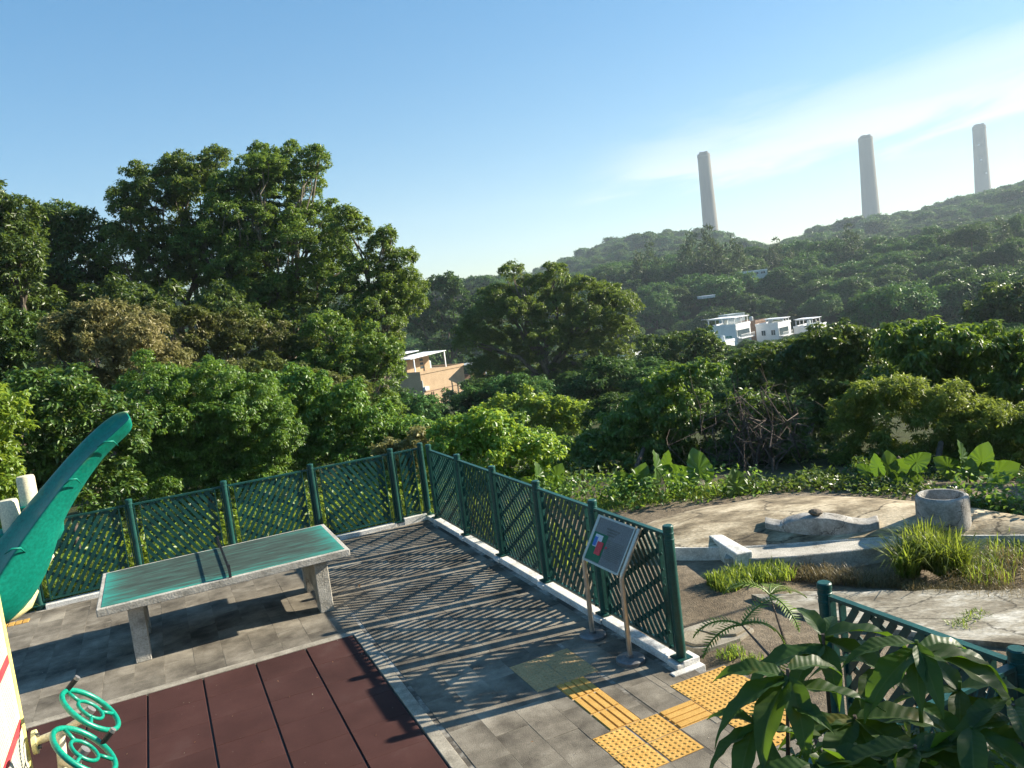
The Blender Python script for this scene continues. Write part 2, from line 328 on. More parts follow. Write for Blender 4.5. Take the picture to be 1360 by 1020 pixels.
# ------------------------------------------------------------------ ground
def smooth(a, b, x):
    t = min(1, max(0, (x - a) / (b - a))); return t * t * (3 - 2 * t)
SKYL = [(-400, 388), (560, 388), (640, 384), (700, 372), (725, 361), (760, 345), (800, 326), (850, 314), (900, 310), (945, 314), (985, 323), (1018, 333), (1045, 323), (1090, 306), (1150, 298), (1200, 290), (1250, 272), (1300, 261), (1360, 244), (1500, 215), (1800, 200)]
NEAR = [(-400, 405), (560, 402), (640, 396), (700, 400), (760, 400), (820, 378), (870, 372), (935, 360), (985, 362), (1030, 350), (1080, 356), (1130, 350), (1180, 352), (1240, 338), (1300, 334), (1360, 338), (1500, 320), (1800, 310)]
def elev_table(pts):
    A, E = [], []
    for px, py in pts:
        d = ray(px, py); A.append(math.atan2(d.x, d.y)); E.append(d.z / math.hypot(d.x, d.y))
    return np.array(A), np.array(E)
SA, SE = elev_table(SKYL); NA, NE = elev_table(NEAR)
def ridge(azm, tabA, tabE, D): return CAM_H + D * float(np.interp(azm, tabA, tabE))
def ground_z(x, y, nz_on=True):
    D = math.hypot(x, y); azm = math.atan2(x, y)
    fade = smooth(1.25, 0.75, abs(azm)) if abs(azm) > 0.75 else 1.0
    r1 = ridge(azm, NA, NE, 380); r2 = ridge(azm, SA, SE, 900) - 6.0
    r1 = -4 + (r1 + 4) * fade; r2 = 5 + (r2 - 5) * fade
    kd = [0, 12.5, 16, 25, 45, 70, 130, 215, 270, 380, 470, 900, 1250, 1700, 2400]
    kz = [-.05, -.05, -.3, -1.3, -3.6, -6, -11, -17, -14, r1, r1 * 0.75, r2, 2, 0, 0]
    z = float(np.interp(D, kd, kz))
    s_, t_ = to_st(x, y)
    bank = 1.72 * smooth(-10.25, -11.1, t_) * smooth(30, 12, D)
    if D < 14: z = -0.05 + min(0, z + 0.05)
    if nz_on and D > 11: z += 0.02 * D ** 0.8 * mnoise.noise(Vector((x / 9, y / 9, 0.3))) + (1.5 + D * 0.012) * mnoise.noise(Vector((x / 70, y / 70, 3))) * smooth(60, 260, D)
    elif nz_on and not (-9 < s_ < 0.3 and -12 < t_ < 0.5): z += 0.025 * mnoise.noise(Vector((x * 1.3, y * 1.3, 0))) * smooth(0.2, 1.2, max(s_, t_))
    if -8.6 < s_ < 0.25 and t_ > -10.2 and t_ < 0.5: z = min(z, -0.12)
    # the dip with the dry grass before the grave
    if s_ > 0.3:
        gx, gy = x - 4.0, y - 8.55
        q = (gy + 0.22 * gx) / 0.33
        z -= 0.16 * math.exp(-q * q) * smooth(-1.6, -0.9, gx) * smooth(3.4, 2.2, gx)
    return z + bank
angs = np.concatenate([np.arange(-180, -60, 6), np.arange(-60, 60, 1.0), np.arange(60, 181, 6)])
rads = [0.0]; r_ = 0.5
while r_ < 1950:
    rads.append(r_); r_ *= 1.055 if r_ < 20 else 1.075
gv = []; gf = []
for r_ in rads:
    for a_ in angs:
        x, y = r_ * math.sin(R(a_)), r_ * math.cos(R(a_)); gv.append((x, y, ground_z(x, y)))
na = len(angs)
gf = [(i * na + k, i * na + k + 1, (i + 1) * na + k + 1, (i + 1) * na + k) for i in range(len(rads) - 1) for k in range(na - 1)]
def ground_mat():
    m, n, l, p, out = mat_base('ground_soil')
    t = n.new('ShaderNodeTexCoord')
    def ns(sc_, det=6, rg=0.65):
        a_ = n.new('ShaderNodeTexNoise'); a_.inputs['Scale'].default_value = sc_; a_.inputs['Detail'].default_value = det; a_.inputs['Roughness'].default_value = rg; l.new(t.outputs['Object'], a_.inputs[0]); return a_
    n1, n2, n3 = ns(0.9), ns(14), ns(60, 3)
    r1 = ramp(n, [(0.3, (0.115, 0.09, 0.062)), (0.5, (0.19, 0.155, 0.11)), (0.72, (0.29, 0.245, 0.185))]); l.new(n1.outputs[0], r1.inputs[0])
    r2 = ramp(n, [(0.3, (0.62, 0.62, 0.62)), (0.7, (1.25, 1.22, 1.18))]); l.new(n2.outputs[0], r2.inputs[0])
    mm = n.new('ShaderNodeMix'); mm.data_type = 'RGBA'; mm.blend_type = 'MULTIPLY'; mm.inputs[0].default_value = 1; l.new(r1.outputs[0], mm.inputs[6]); l.new(r2.outputs[0], mm.inputs[7])
    # leaf mould and scrub beyond the clearing
    ln = n.new('ShaderNodeVectorMath'); ln.operation = 'LENGTH'; l.new(t.outputs['Object'], ln.inputs[0])
    mr = n.new('ShaderNodeMapRange'); mr.inputs[1].default_value = 12.5; mr.inputs[2].default_value = 16; l.new(ln.outputs['Value'], mr.inputs[0])
    mg = n.new('ShaderNodeMix'); mg.data_type = 'RGBA'; l.new(mr.outputs[0], mg.inputs[0]); l.new(mm.outputs[2], mg.inputs[6])
    r3 = ramp(n, [(0.35, (0.035, 0.04, 0.016)), (0.65, (0.06, 0.075, 0.024))]); l.new(n1.outputs[0], r3.inputs[0]); l.new(r3.outputs[0], mg.inputs[7])
    l.new(mg.outputs[2], p.inputs['Base Color']); p.inputs['Roughness'].default_value = 0.95; p.inputs['Specular IOR Level'].default_value = 0.15
    b = n.new('ShaderNodeBump'); b.inputs['Strength'].default_value = 0.6; b.inputs['Distance'].default_value = 0.03
    ad = n.new('ShaderNodeMath'); ad.operation = 'ADD'; l.new(n2.outputs[0], ad.inputs[0]); l.new(n3.outputs[0], ad.inputs[1]); l.new(ad.outputs[0], b.inputs['Height']); l.new(b.outputs[0], p.inputs['Normal'])
    return m
kind(put('ground', np_mesh('ground', np.array(gv), np.array(gf), ground_mat(), True)), 'structure')

# ------------------------------------------------------------------ paving, kerbs, mat (platform frame)
def plat(name, me_mb, mat, kind_='structure', **k):
    o = me_mb.build(name, mat, **k); o.location = FC; o.rotation_euler = (0, 0, TH); o['kind'] = kind_; return o
MS, MT = -2.36, -3.78                           # near corner of the rubber floor
pv = MB()
pv.span((-8.2, MT + 0.12, -0.3), (0.02, 0.34, -0.0025)); pv.span((MS + 0.118, -9.9, -0.3), (0.02, MT + 0.118, -0.0025))
pv.span((0.022, -8.45, -0.3), (0.3, -6.86, -0.012)); pv.span((-8.2, -9.9, -0.3), (MS - 0.002, MT - 0.002, -0.03))
pave = plat('pavement', pv, M['mortar'])
tact = [(-1.3, -6.27, -0.66, -5.66), (-1.12, -7.2, -0.83, -6.272), (-1.3, -7.81, -0.67, -7.202), (-0.668, -7.5, -0.334, -7.202), (-0.33, -8.1, 0.27, -6.9)]
def cut(rect, hole):
    a0, b0, a1, b1 = rect; c0, d0, c1, d1 = hole
    if c0 >= a1 or c1 <= a0 or d0 >= b1 or d1 <= b0: return [rect]
    o = []
    if a0 < c0: o.append((a0, b0, c0, b1)); a0 = c0
    if a1 > c1: o.append((c1, b0, a1, b1)); a1 = c1
    if b0 < d0: o.append((a0, b0, a1, d0))
    if b1 > d1: o.append((a0, d1, a1, b1))
    return o
tile_mesh = {}
def tile(w, h, mat, name='paving_tile', th=0.03):
    k = (name, round(w, 2), round(h, 2), mat.name)
    if k not in tile_mesh:
        mb = MB().box((0, 0, -th / 2), (round(w, 2), round(h, 2), th)); tile_mesh[k] = mb.mesh(name, mat, bevel=0.004 if name == 'rubber_tile' else 0.002)
    return tile_mesh[k]
npav = 0
for c_ in range(-20, 8):
    s0 = -2.2 + 0.3 * c_; s1 = s0 + 0.3
    off = 0.3 if c_ % 2 else 0.0
    for q in range(18):
        t1 = 0.2 + off - 0.6 * q; t0 = t1 - 0.6
        rects = [(s0, t0, min(s1, 0.02), min(t1, 0.2))]
        for hole in tact + [(-9, -12, MS + 0.12, MT + 0.12), (-0.16, -6.74, 0.4, 0.4)]:
            rects = [p for r_ in rects for p in cut(r_, hole)]
        for a0, b0, a1, b1 in rects:
            if a1 - a0 < 0.05 or b1 - b0 < 0.05 or b0 < -9.6: continue
            if b0 < -8.2 and a0 < -1.9: continue
            o = put('paving_tile', tile(a1 - a0 - 0.0045, b1 - b0 - 0.0045, M['paver']), pave, ((a0 + a1) / 2, (b0 + b1) / 2, 0.0015 * rnd.uniform(-1, 1)))
            o.rotation_euler = (R(rnd.uniform(-.25, .25)), R(rnd.uniform(-.25, .25)), 0); npav += 1
# tactile tiles: studs and bars are raised
def stud_tile(w, h, mat, n=(6, 6), name='stud_tile'):
    mb = MB().box((0, 0, -0.014), (w, h, 0.032))
    for i in range(n[0]):
        for j in range(n[1]):
            cx, cy = (i + .5) / n[0] * w - w / 2, (j + .5) / n[1] * h - h / 2
            b_ = len(mb.v)
            for rr, zz in ((0.0165, 0.0015), (0.0115, 0.0075)):
                for k in range(6): mb.v.append((cx + rr * math.cos(k * math.pi / 3), cy + rr * math.sin(k * math.pi / 3), zz))
            for k in range(6): mb.f.append((b_ + k, b_ + (k + 1) % 6, b_ + 6 + (k + 1) % 6, b_ + 6 + k))
            mb.f.append(tuple(b_ + 6 + k for k in range(6)))
    return mb.mesh(name, mat)
def bar_tile(w, h, mat, along='t', name='bar_tile'):
    mb = MB().box((0, 0, -0.014), (w, h, 0.026)); 
    for k in range(4):
        o_ = ((k + .5) / 4 - .5)
        if along == 't': mb.box((o_ * w, 0, 0.004), (w / 4 - 0.016, h - 0.016, 0.012))
        else: mb.box((0, o_ * h, 0.004), (w - 0.016, h / 4 - 0.016, 0.012))
    return mb.mesh(name, mat, bevel=0.003)
st_y = stud_tile(0.294, 0.294, M['tactile']); st_g = stud_tile(0.312, 0.3, M['tactile_shade'])
def tput(name, me, s_, t_): return put(name, me, pave, (s_, t_, rnd.uniform(-.001, .001)))
for i in range(2):
    for j in range(2):
        tput('tactile_tile', st_g, -1.3 + .32 * (i + .5), -6.27 + .305 * (j + .5))
        tput('tactile_tile', st_y, -1.3 + .315 * (i + .5), -7.81 + .304 * (j + .5))
    for j in range(4): tput('tactile_tile', st_y, -0.33 + .3 * (i + .5), -8.1 + .3 * (j + .5))
bt = bar_tile(0.288, 0.302, M['tactile'])
for j in range(3): tput('tactile_tile', bt, -0.975, -7.2 + .309 * (j + .5))
tput('tactile_tile', bar_tile(0.33, 0.294, M['tactile'], 's'), -0.5, -7.35)
tput('tactile_tile', bar_tile(0.34, 0.17, M['tactile'], 't'), -6.1, -0.1)

kb = MB().span((-8.2, MT + 0.003, -0.2), (MS + 0.115, MT + 0.115, 0.003)); kb.span((MS + 0.003, -9.6, -0.2), (MS + 0.115, MT + 0.001, 0.003))
plat('mat_kerb', kb, M['kerb'], bevel=0.004)
mat_o = plat('rubber_floor', MB().span((-8.1, -9.6, -0.2), (MS - 0.004, MT - 0.004, -0.02)), M['black'])
rt_mesh = tile(0.513, 0.515, M['rubber'], 'rubber_tile', 0.03)
for i in range(7):
    for j in range(9):
        if MT - .522 * j < -8.4 and i > 5: continue
        o = put('rubber_tile', rt_mesh, mat_o, (MS - 0.008 - .5265 * (i + .5), MT - 0.006 - .5205 * (j + .5), -0.001 + rnd.uniform(-.001, .001)))
kind(MB().build('specks', None), 'stuff') if False else None

# ------------------------------------------------------------------ lattice fences
FH = 1.305
def post_mesh(r_=0.046):
    p = [(0, 0), (r_, 0), (r_, 1.16), (r_ + .003, 1.163), (r_ + .003, 1.18), (r_, 1.183), (r_, 1.215), (r_ + .003, 1.218), (r_ + .003, 1.235), (r_, 1.238), (r_, 1.262), (r_ + .004, 1.266), (r_ + .004, 1.296), (r_ - .004, FH), (0, FH)]
    return MB().lathe(p, 14).mesh('post', M['fence'], smooth=True)
PM = post_mesh(); PLATE = MB().box((0, 0, 0.068), (0.15, 0.15, 0.012)).mesh('base_plate', M['fence'])
slat_cache = {}
def lattice_panel(parent, p0, ang, Ln, sg, sparse=0.22):
    """one panel from p0 (fence-local x, y) turned by ang; slats are children of the panel"""
    e = MB(); z0, z1 = 0.105, 1.215
    e.span((0.05, -.024, z1 - .012), (Ln - .05, .024, z1 + .012)); e.span((0.066, -.014, z0), (Ln - .066, .014, z0 + .03))
    st = [0.05, Ln - .066] if Ln < 0.5 else [0.05, 0.135, Ln - .151, Ln - .066]
    for k, u in enumerate(st):
        e.span((u, -.026, z0 - .002), (u + .016, .026, z1 - .0125))
    for zz in (0.3, 1.05):
        e.box((0.045, 0, zz), (0.03, 0.02, 0.025)); e.box((Ln - .045, 0, zz), (0.03, 0.02, 0.025))
    pa = e.build('panel', M['fence'], parent, loc=(p0[0], p0[1], 0)); pa.rotation_euler = (0, 0, ang)
    u0, u1 = (0.145, Ln - .145) if Ln > 0.5 else (0.06, Ln - .06)
    za, zb = z0 + .025, z1 - .015
    for sgn, sp, yy, an in ((sg, 0.081, -.0045, 57), (-sg, sparse, .0045, 33)):
        d = Vector((math.cos(R(an)), sgn * math.sin(R(an)))); nr = Vector((-d.y, d.x))
        cs = [nr.dot(Vector((u, z))) for u in (u0, u1) for z in (za, zb)]
        c_ = min(cs) + sp * 0.55
        while c_ < max(cs) - 0.02:
            pt = nr * c_; ts = []
            for lo_, hi_, dc, pc in ((u0, u1, d.x, pt.x), (za, zb, d.y, pt.y)):
                ta, tb = (lo_ - pc) / dc, (hi_ - pc) / dc; ts.append((min(ta, tb), max(ta, tb)))
            a_, b_ = max(ts[0][0], ts[1][0]), min(ts[0][1], ts[1][1])
            if b_ - a_ > 0.05:
                ln = round(b_ - a_, 3)
                if ln not in slat_cache: slat_cache[ln] = MB().box((0, 0, 0), (ln, 0.0075, 0.05)).mesh('slat', M['fence'])
                md = pt + d * ((a_ + b_) / 2)
                o = put('slat', slat_cache[ln], pa, (md.x, yy, md.y)); o.rotation_euler = (0, -math.atan2(d.y, d.x), 0)
            c_ += sp
    return pa
def fence(label, pts, lens_skip=(), sg0=1, sparse=0.22):
    root = thing('lattice_fence', label, 'fence', L(*pts[0]), TH, None)
    lp = [(p[0] - pts[0][0], p[1] - pts[0][1]) for p in pts]
    for k, p in enumerate(lp):
        o = put('post', PM, root, (p[0], p[1], 0)); put('base_plate', PLATE, o)
    for k in range(len(lp) - 1):
        if k in lens_skip: continue
        dx, dy = lp[k + 1][0] - lp[k][0], lp[k + 1][1] - lp[k][1]
        lattice_panel(root, lp[k], math.atan2(dy, dx), math.hypot(dx, dy), sg0 * (1 if k % 2 else -1), sparse)
    return root
LR = 1.3281; LL = 1.3191
fence('green lattice fence run behind the table tennis table', [(-(0.565 + LL * k), 0.3215) for k in (4, 3, 2, 1, 0)] + [(-0.04, 0.3215)], sg0=-1, sparse=0.205)
fence('green lattice fence run beside the information sign', [(0, -LR * k) for k in range(6)], sg0=1)
fence('short green lattice corner fence behind the foreground leaves', [(-0.06, -8.5), (-0.06, -9.815), (-1.39, -9.83), (-2.7, -9.84)], sg0=-1)
fk = MB()
for k in range(4): fk.span((-(0.565 + LL * (k + 1)) + .07, 0.25, -0.2), (-(0.565 + LL * k) - .07, 0.395, 0.06))
fk.span((-0.5, 0.25, -.2), (-.1, .395, .105))
for k in range(4): fk.span((-(0.565 + LL * k) - .068, 0.262, -0.2), (-(0.565 + LL * k) + .068, 0.383, 0.045))
plat('rear_fence_kerb', fk, M['whitekerb'], bevel=0.006)
fk = MB()
for k in range(5):
    fk.span((-0.095, -LR * (k + 1) + .085, -0.2), (0.035, -LR * k - .085, 0.06))
    fk.span((-0.11, -LR * (k + 1) - .083, -0.2), (0.02, -LR * (k + 1) + .083, 0.045))
fk.span((-0.2, -LR * 5 - .16, -.2), (.14, -LR * 5 - .0855, .012)); fk.span((-0.04, -LR * 5 - .085, -.2), (.14, -LR * 5 + .08, .065)); fk.span((-0.1, -.08, -.2), (.035, .36, .062))
plat('side_fence_kerb', fk, M['whitekerb'], bevel=0.006)
fk = MB().span((-0.125, -9.75, -.2), (.02, -8.55, .1)); fk.span((-2.8, -9.9, -.2), (-.13, -9.76, .1)); plat('corner_fence_kerb', fk, M['whitekerb'], bevel=0.006)

# ------------------------------------------------------------------ table tennis table
tt = thing('table_tennis_table', 'concrete table tennis table with worn green top', 'table', L(-3.49, -2.29), TH)
top = MB().box((0, 0, 0.715), (2.74, 1.525, 0.085)).build('table_top', M['concrete'], tt, bevel=0.008, seg=2)
def worn_paint():
    m, n, l, p, out = mat_base('worn_green_paint')
    t = n.new('ShaderNodeTexCoord'); mp = n.new('ShaderNodeMapping'); mp.inputs['Scale'].default_value = (0.8, 5, 1); l.new(t.outputs['Object'], mp.inputs[0])
    a_ = n.new('ShaderNodeTexNoise'); a_.inputs['Scale'].default_value = 3.2; a_.inputs['Detail'].default_value = 9; a_.inputs['Roughness'].default_value = 0.7; l.new(mp.outputs[0], a_.inputs[0])
    # wear is heavier towards the middle of each half: paint survives along the rim
    sp = n.new('ShaderNodeSeparateXYZ'); l.new(t.outputs['Object'], sp.inputs[0])
    def mth(op, x, y=None):
        q = n.new('ShaderNodeMath'); q.operation = op
        for i_, v_ in enumerate((x, y)):
            if v_ is None: continue
            if isinstance(v_, (int, float)): q.inputs[i_].default_value = v_
            else: l.new(v_, q.inputs[i_])
        return q.outputs[0]
    ex = mth('POWER', mth('ABSOLUTE', mth('DIVIDE', sp.outputs[0], 1.33)), 8.0); ey = mth('POWER', mth('ABSOLUTE', mth('DIVIDE', mth('SUBTRACT', sp.outputs[1], 0.12), 0.86)), 5.0)
    rim = mth('MULTIPLY', mth('MAXIMUM', ex, ey), 0.34)
    v_ = mth('ADD', a_.outputs[0], rim)
    r_ = ramp(n, [(0.36, (0.026, 0.038, 0.031)), (0.55, (0.048, 0.078, 0.064)), (0.68, (0.04, 0.15, 0.12)), (0.86, (0.035, 0.25, 0.20))]); l.new(v_, r_.inputs[0])
    l.new(r_.outputs[0], p.inputs['Base Color']); p.inputs['Roughness'].default_value = 0.8; p.inputs['Specular IOR Level'].default_value = 0.2
    b = n.new('ShaderNodeBump'); b.inputs['Strength'].default_value = 0.25; b.inputs['Distance'].default_value = 0.004; l.new(a_.outputs[0], b.inputs['Height']); l.new(b.outputs[0], p.inputs['Normal'])
    return m
MB().box((0, 0, 0.7585), (2.64, 1.425, 0.006)).build('playing_surface', worn_paint(), tt)
for x_ in (-1.013, 1.04):
    prof = [(-.56, 0), (-.34, 0), (-.30, .2), (-.24, .25), (.24, .25), (.30, .2), (.34, 0), (.56, 0), (.54, .674), (-.54, .674)]
    MB().prism([(x_ - .08, y_, z_) for y_, z_ in prof], (0.16, 0, 0)).build('leg', M['concrete'], tt, bevel=0.006)
nt = MB()
for zz in (0.79, 0.9): nt.box((0.0, 0, zz), (0.006, 1.50, 0.018))
for k in range(16): nt.box((0, -.74 + k * .0987, .845), (0.006, .012, 0.15))
nt.box((0, -.745, .835), (.03, .03, .15)); nt.box((0, .745, .835), (.03, .03, .15))
nt.build('net', M['netdark'], tt)

# ------------------------------------------------------------------ information sign
sg = thing('information_sign', 'tilted grey information sign on two steel posts', 'sign', L(-0.33, -5.95), TH)
for y_ in (-0.345, 0.345):
    MB().tube([(0, y_, 0.02), (0, y_, 0.80), (0.012, y_, 0.835), (0.25, y_, 1.215)], 0.024, 10).build('post', M['steel'], sg, smooth=True)
    MB().lathe([(0, 0.001), (0.135, 0.001), (0.135, 0.03), (0.12, 0.042), (0.035, 0.045), (0.035, 0.06), (0, 0.06)], 28, (0, y_, 0)).build('base', M['darksteel'], sg, smooth=True)
tl = math.atan2(1.2 - .82, 0.245)                # slope of the board
bm_ = Matrix.Rotation(-tl, 4, 'Y')
bd = MB().box((0, 0, 0), (0.45, 0.63, 0.03)).build('panel', M['panel'], sg, bevel=0.004); bd.location = (0.118, 0, 1.016); bd.rotation_euler = (0, -tl, 0)
fr = MB().box((0, 0, 0.0), (0.44, 0.008, 0.034)); fr = MB()
for y_ in (-.312, .312): fr.box((0, y_, .0), (.462, .02, .04))
for x_ in (-.228, .228): fr.box((x_, 0, 0), (.02, .604, .04))
fr.build('frame', M['steel'], bd)
MB().box((-.07, .175, .0165), (.28, .25, .003)).build('green_picture', M['signgreen'], bd)
MB().box((-.01, .19, .0195), (.125, .13, .003)).build('white_patch', M['signwhite'], bd)
MB().box((-.02, .225, .0225), (.09, .055, .003)).build('blue_patch', M['signblue'], bd)
MB().box((-.075, .125, .0225), (.13, .105, .003)).build('red_patch', M['red'], bd)
tx = MB()
for r_ in range(3):
    for k in range(9 - 2 * r_): tx.box((.135 - .028 * r_, .11 - .026 * k - .02 * r_, .0165), (.015, .019, .002))
for r_ in range(11): tx.box((.03 - .017 * r_, -.11 + rnd.uniform(-.01, .01), .0165), (.0055, .26 + rnd.uniform(-.05, .03), .002))
tx.build('lettering', M['print'], bd)
MB().box((-.045, .02, .0165), (.022, .03, .002)).build('red_mark', M['red'], bd)

# ------------------------------------------------------------------ tai chi wheels with their instruction board
tw = thing('exercise_wheels', 'pale yellow exercise frame with two green hand wheels and instruction board', 'exercise equipment', L(-5.03, -6.95), TH)
wn_ = Vector((0.726, -0.019, 0.687)).normalized()
def lo(s_, t_, z_): return Vector((s_ + 5.03, t_ + 6.95, z_))
hubs = [lo(-4.63, -6.81, 1.2), lo(-4.63, -7.376, 1.2)]
ex_ = wn_.orthogonal().normalized()
toL = Vector((-0.669, 0.213, 0.712)); toL = (toL - wn_ * toL.dot(wn_)).normalized(); toR = Vector((0.16, 0.977, -0.142))
for i, h in enumerate(hubs):
    w = MB().torus(h, wn_, 0.2, 0.0165, 40, 10)
    w.torus(h, wn_, 0.088, 0.0115, 28, 8)
    for q in range(3):
        a_ = 2.1 + q * 2.094 + (0.5 if i else 0.2); dd = toL * math.cos(a_) + toR * math.sin(a_)
        w.tube([h + dd * .088, h + dd * .2], 0.011, 8)
    wo = w.build('hand_wheel', M['wheelgreen'], tw, smooth='all')
    MB().tube([h - wn_ * .06, h + wn_ * .012], 0.03, 12).build('hub', M['bolt'], wo, smooth=True)
    kd_ = (toL * .97 + toR * .24) if i == 0 else (toL * -.3 + toR * .95) 
    kp = h + kd_ * .2
    MB().tube([kp, kp + wn_ * .085], [0.016, 0.018], 10).build('knob_grip', M['black'], wo, smooth=True)
    MB().tube([kp + wn_ * .0855, kp + wn_ * .105], [0.019, 0.0185], 10).build('knob_cap', M['bolt'], wo, smooth=True)
piv = lo(-4.975, -6.69, 1.05)
ar = MB(); j_ = lo(-4.8, -6.72, 1.08)
ar.tube([piv, j_, hubs[0] - wn_ * .06], 0.026, 10); ar.tube([j_ + Vector((-.03, 0, 0)), lo(-4.86, -6.86, .5), lo(-4.9, -6.95, .0)], 0.03, 10)
ar.tube([lo(-4.83, -6.8, .92), lo(-4.72, -7.1, 1.0), hubs[1] - wn_ * .06], 0.026, 10)
ar.build('support_arm', M['cream'], tw, smooth=True)
bk = MB().tube([piv + Vector((-.012, -.0, 0)), piv + Vector((.012, .0, 0))], .075, 18).build('bracket', M['paleyel'], tw, smooth=True)
bb = MB()
for dz in (-.04, .04): bb.tube([piv + Vector((.013, .0, dz)), piv + Vector((.03, .0, dz))], .014, 8)
bb.build('bolt', M['bolt'], tw, smooth=True)
MB().tube([lo(-5.03, -6.72, 0), lo(-5.03, -6.72, 2.15)], 0.024, 12).build('board_post', M['yellow'], tw, smooth=True)
MB().tube([lo(-5.03, -7.5, 0), lo(-5.03, -7.5, 2.15)], 0.024, 12).build('board_post', M['yellow'], tw, smooth=True)
ib = MB().span(lo(-5.045, -7.475, .92), lo(-5.02, -6.745, 2.1)).build('instruction_board', M['board'], tw)
tx = MB(); zz = 2.02
while zz > 0.98:
    for a0, a1 in ((-7.44, -7.13), (-7.10, -6.79)): tx.span(lo(-5.0185, a0, zz), lo(-5.017, a1 - rnd.uniform(0, .1), zz + .006))
    zz -= 0.021
tx.build('lettering', M['softprint'], ib)
tx = MB()
for zz in (1.62, 1.2): tx.span(lo(-5.0165, -7.45, zz), lo(-5.015, -6.77, zz + .055))
tx.build('red_heading', M['red'], ib)

# ------------------------------------------------------------------ teal climbing frame at the left edge
cf = thing('climbing_frame', 'teal plastic playground climber with cream posts and long tapering leaf', 'play equipment', L(-5.12, -4.6))
inv = -Vector(cf.location)
def cl(px, py, D): return at(px, py, D) + inv
Lp = [(-75, 800), (-30, 745), (6, 705), (30, 674), (54, 646), (77, 619), (101, 592), (126, 567), (150, 548), (163, 545), (169, 546)]
Mp = [(-45, 838), (-8, 775), (22, 728), (50, 690), (72, 660), (91, 636), (112, 612), (135, 590), (154, 573), (168, 560), (173, 554)]
Rp = [(5, 850), (52, 796), (72, 752), (79, 722), (84, 698), (97, 673), (114, 643), (139, 607), (161, 587), (176, 573), (177, 562)]
n_ = len(Lp); lv = []
def mid2(a_, b_, f): return (a_[0] + (b_[0] - a_[0]) * f, a_[1] + (b_[1] - a_[1]) * f)
for i in range(n_):
    k = 1 - i / (n_ - 1) * 0.75; D0 = 6.95 - 0.02 * i
    sec = [(Lp[i], .34), (mid2(Lp[i], Mp[i], .15), .18), (mid2(Lp[i], Mp[i], .5), .10), (mid2(Lp[i], Mp[i], .88), -.10), (mid2(Lp[i], Mp[i], .97), -.235), (mid2(Mp[i], Rp[i], .05), -.245), (mid2(Mp[i], Rp[i], .4), -.17), (mid2(Mp[i], Rp[i], .8), -.06), (Rp[i], .10), (mid2(Mp[i], Rp[i], .5), .36), (mid2(Lp[i], Mp[i], .5), .42)]
    for (p_, dd) in sec: lv.append(cl(p_[0], p_[1], D0 + dd * k))
ns_ = 11; lfc = []
for i in range(n_ - 1):
    for k in range(ns_): lfc.append((i * ns_ + k, i * ns_ + (k + 1) % ns_, (i + 1) * ns_ + (k + 1) % ns_, (i + 1) * ns_ + k))
lfc.append(tuple(range(ns_))); lfc.append(tuple((n_ - 1) * ns_ + k for k in range(ns_)))
def tealmat():
    m = M['teal'].copy(); m.name = 'scuffed_teal_plastic'; n = m.node_tree.nodes; l = m.node_tree.links; p = n['Principled BSDF']
    src = p.inputs['Base Color'].links[0].from_socket
    t = n.new('ShaderNodeTexCoord'); a_ = n.new('ShaderNodeTexNoise'); a_.inputs['Scale'].default_value = 2.6; a_.inputs['Detail'].default_value = 8; l.new(t.outputs['Object'], a_.inputs[0])
    mr = n.new('ShaderNodeMapRange'); mr.inputs[1].default_value = 0.56; mr.inputs[2].default_value = 0.72; l.new(a_.outputs[0], mr.inputs[0])
    mk = n.new('ShaderNodeMix'); mk.data_type = 'RGBA'; l.new(mr.outputs[0], mk.inputs[0]); l.new(src, mk.inputs[6]); mk.inputs[7].default_value = (0.16, 0.24, 0.06, 1); l.new(mk.outputs[2], p.inputs['Base Color'])
    return m
lf = MB().add(lv, lfc).build('climbing_leaf', tealmat(), cf, smooth='all')
sb = lf.modifiers.new('subdivision', 'SUBSURF'); sb.levels = 2; sb.render_levels = 2
for (px, py, hx) in ((143, 588, 14), (96, 638, 11), (20, 730, 14)):
    MB().tube([cl(px - hx, py + 6, 6.66), cl(px - hx * .3, py - 1, 6.64), cl(px + hx * .5, py - 2, 6.66), cl(px + hx, py + 4, 6.74)], [.004, .008, .008, .003], 8).build('foothold', M['teal'], cf, smooth='all')
for (px, py, D, c_) in ((10, 664, 7.25, 1), (33, 632, 7.7, 0)):
    b_ = cl(px, py, D); b_.z -= .42
    MB().lathe([(0, 0), (.068, 0), (.068, .40), (.06, .42), (0, .426)], 20, b_).build('post', M['cream'], cf, smooth=True)
    MB().lathe([(.07, -.2), (.1, -.15), (.135, .06), (.14, .18), (.13, .19), (.069, .17)], 20, b_).build('collar', M['teal'], cf, smooth=True)
b_ = cl(33, 632, 7.7)
MB().tube([b_ + Vector((-.1, .1, -.5)), b_ + Vector((.12, -.1, -.42)), b_ + Vector((.3, -.3, -.28))], [.2, .17, .06], 14).build('moulded_arm', M['teal'], cf, smooth='all')
MB().tube([cl(-70, 826, 7.0), cl(-20, 818, 7.0), cl(14, 808, 7.02), cl(34, 797, 7.04), cl(48, 783, 7.08)], [.1, .1, .098, .075, .025], 16).build('foot_pipe', M['paleyel'], cf, smooth='all')
b_ = cl(-70, 826, 7.05); MB().tube([Vector((b_.x, b_.y, 0)), b_], .06, 14).build('support_post', M['paleyel'], cf, smooth=True)
MB().tube([cl(55, 757, 7.05), cl(65, 737, 7.0)], [.03, .04], 12).build('peg', M['cream'], cf, smooth=True)

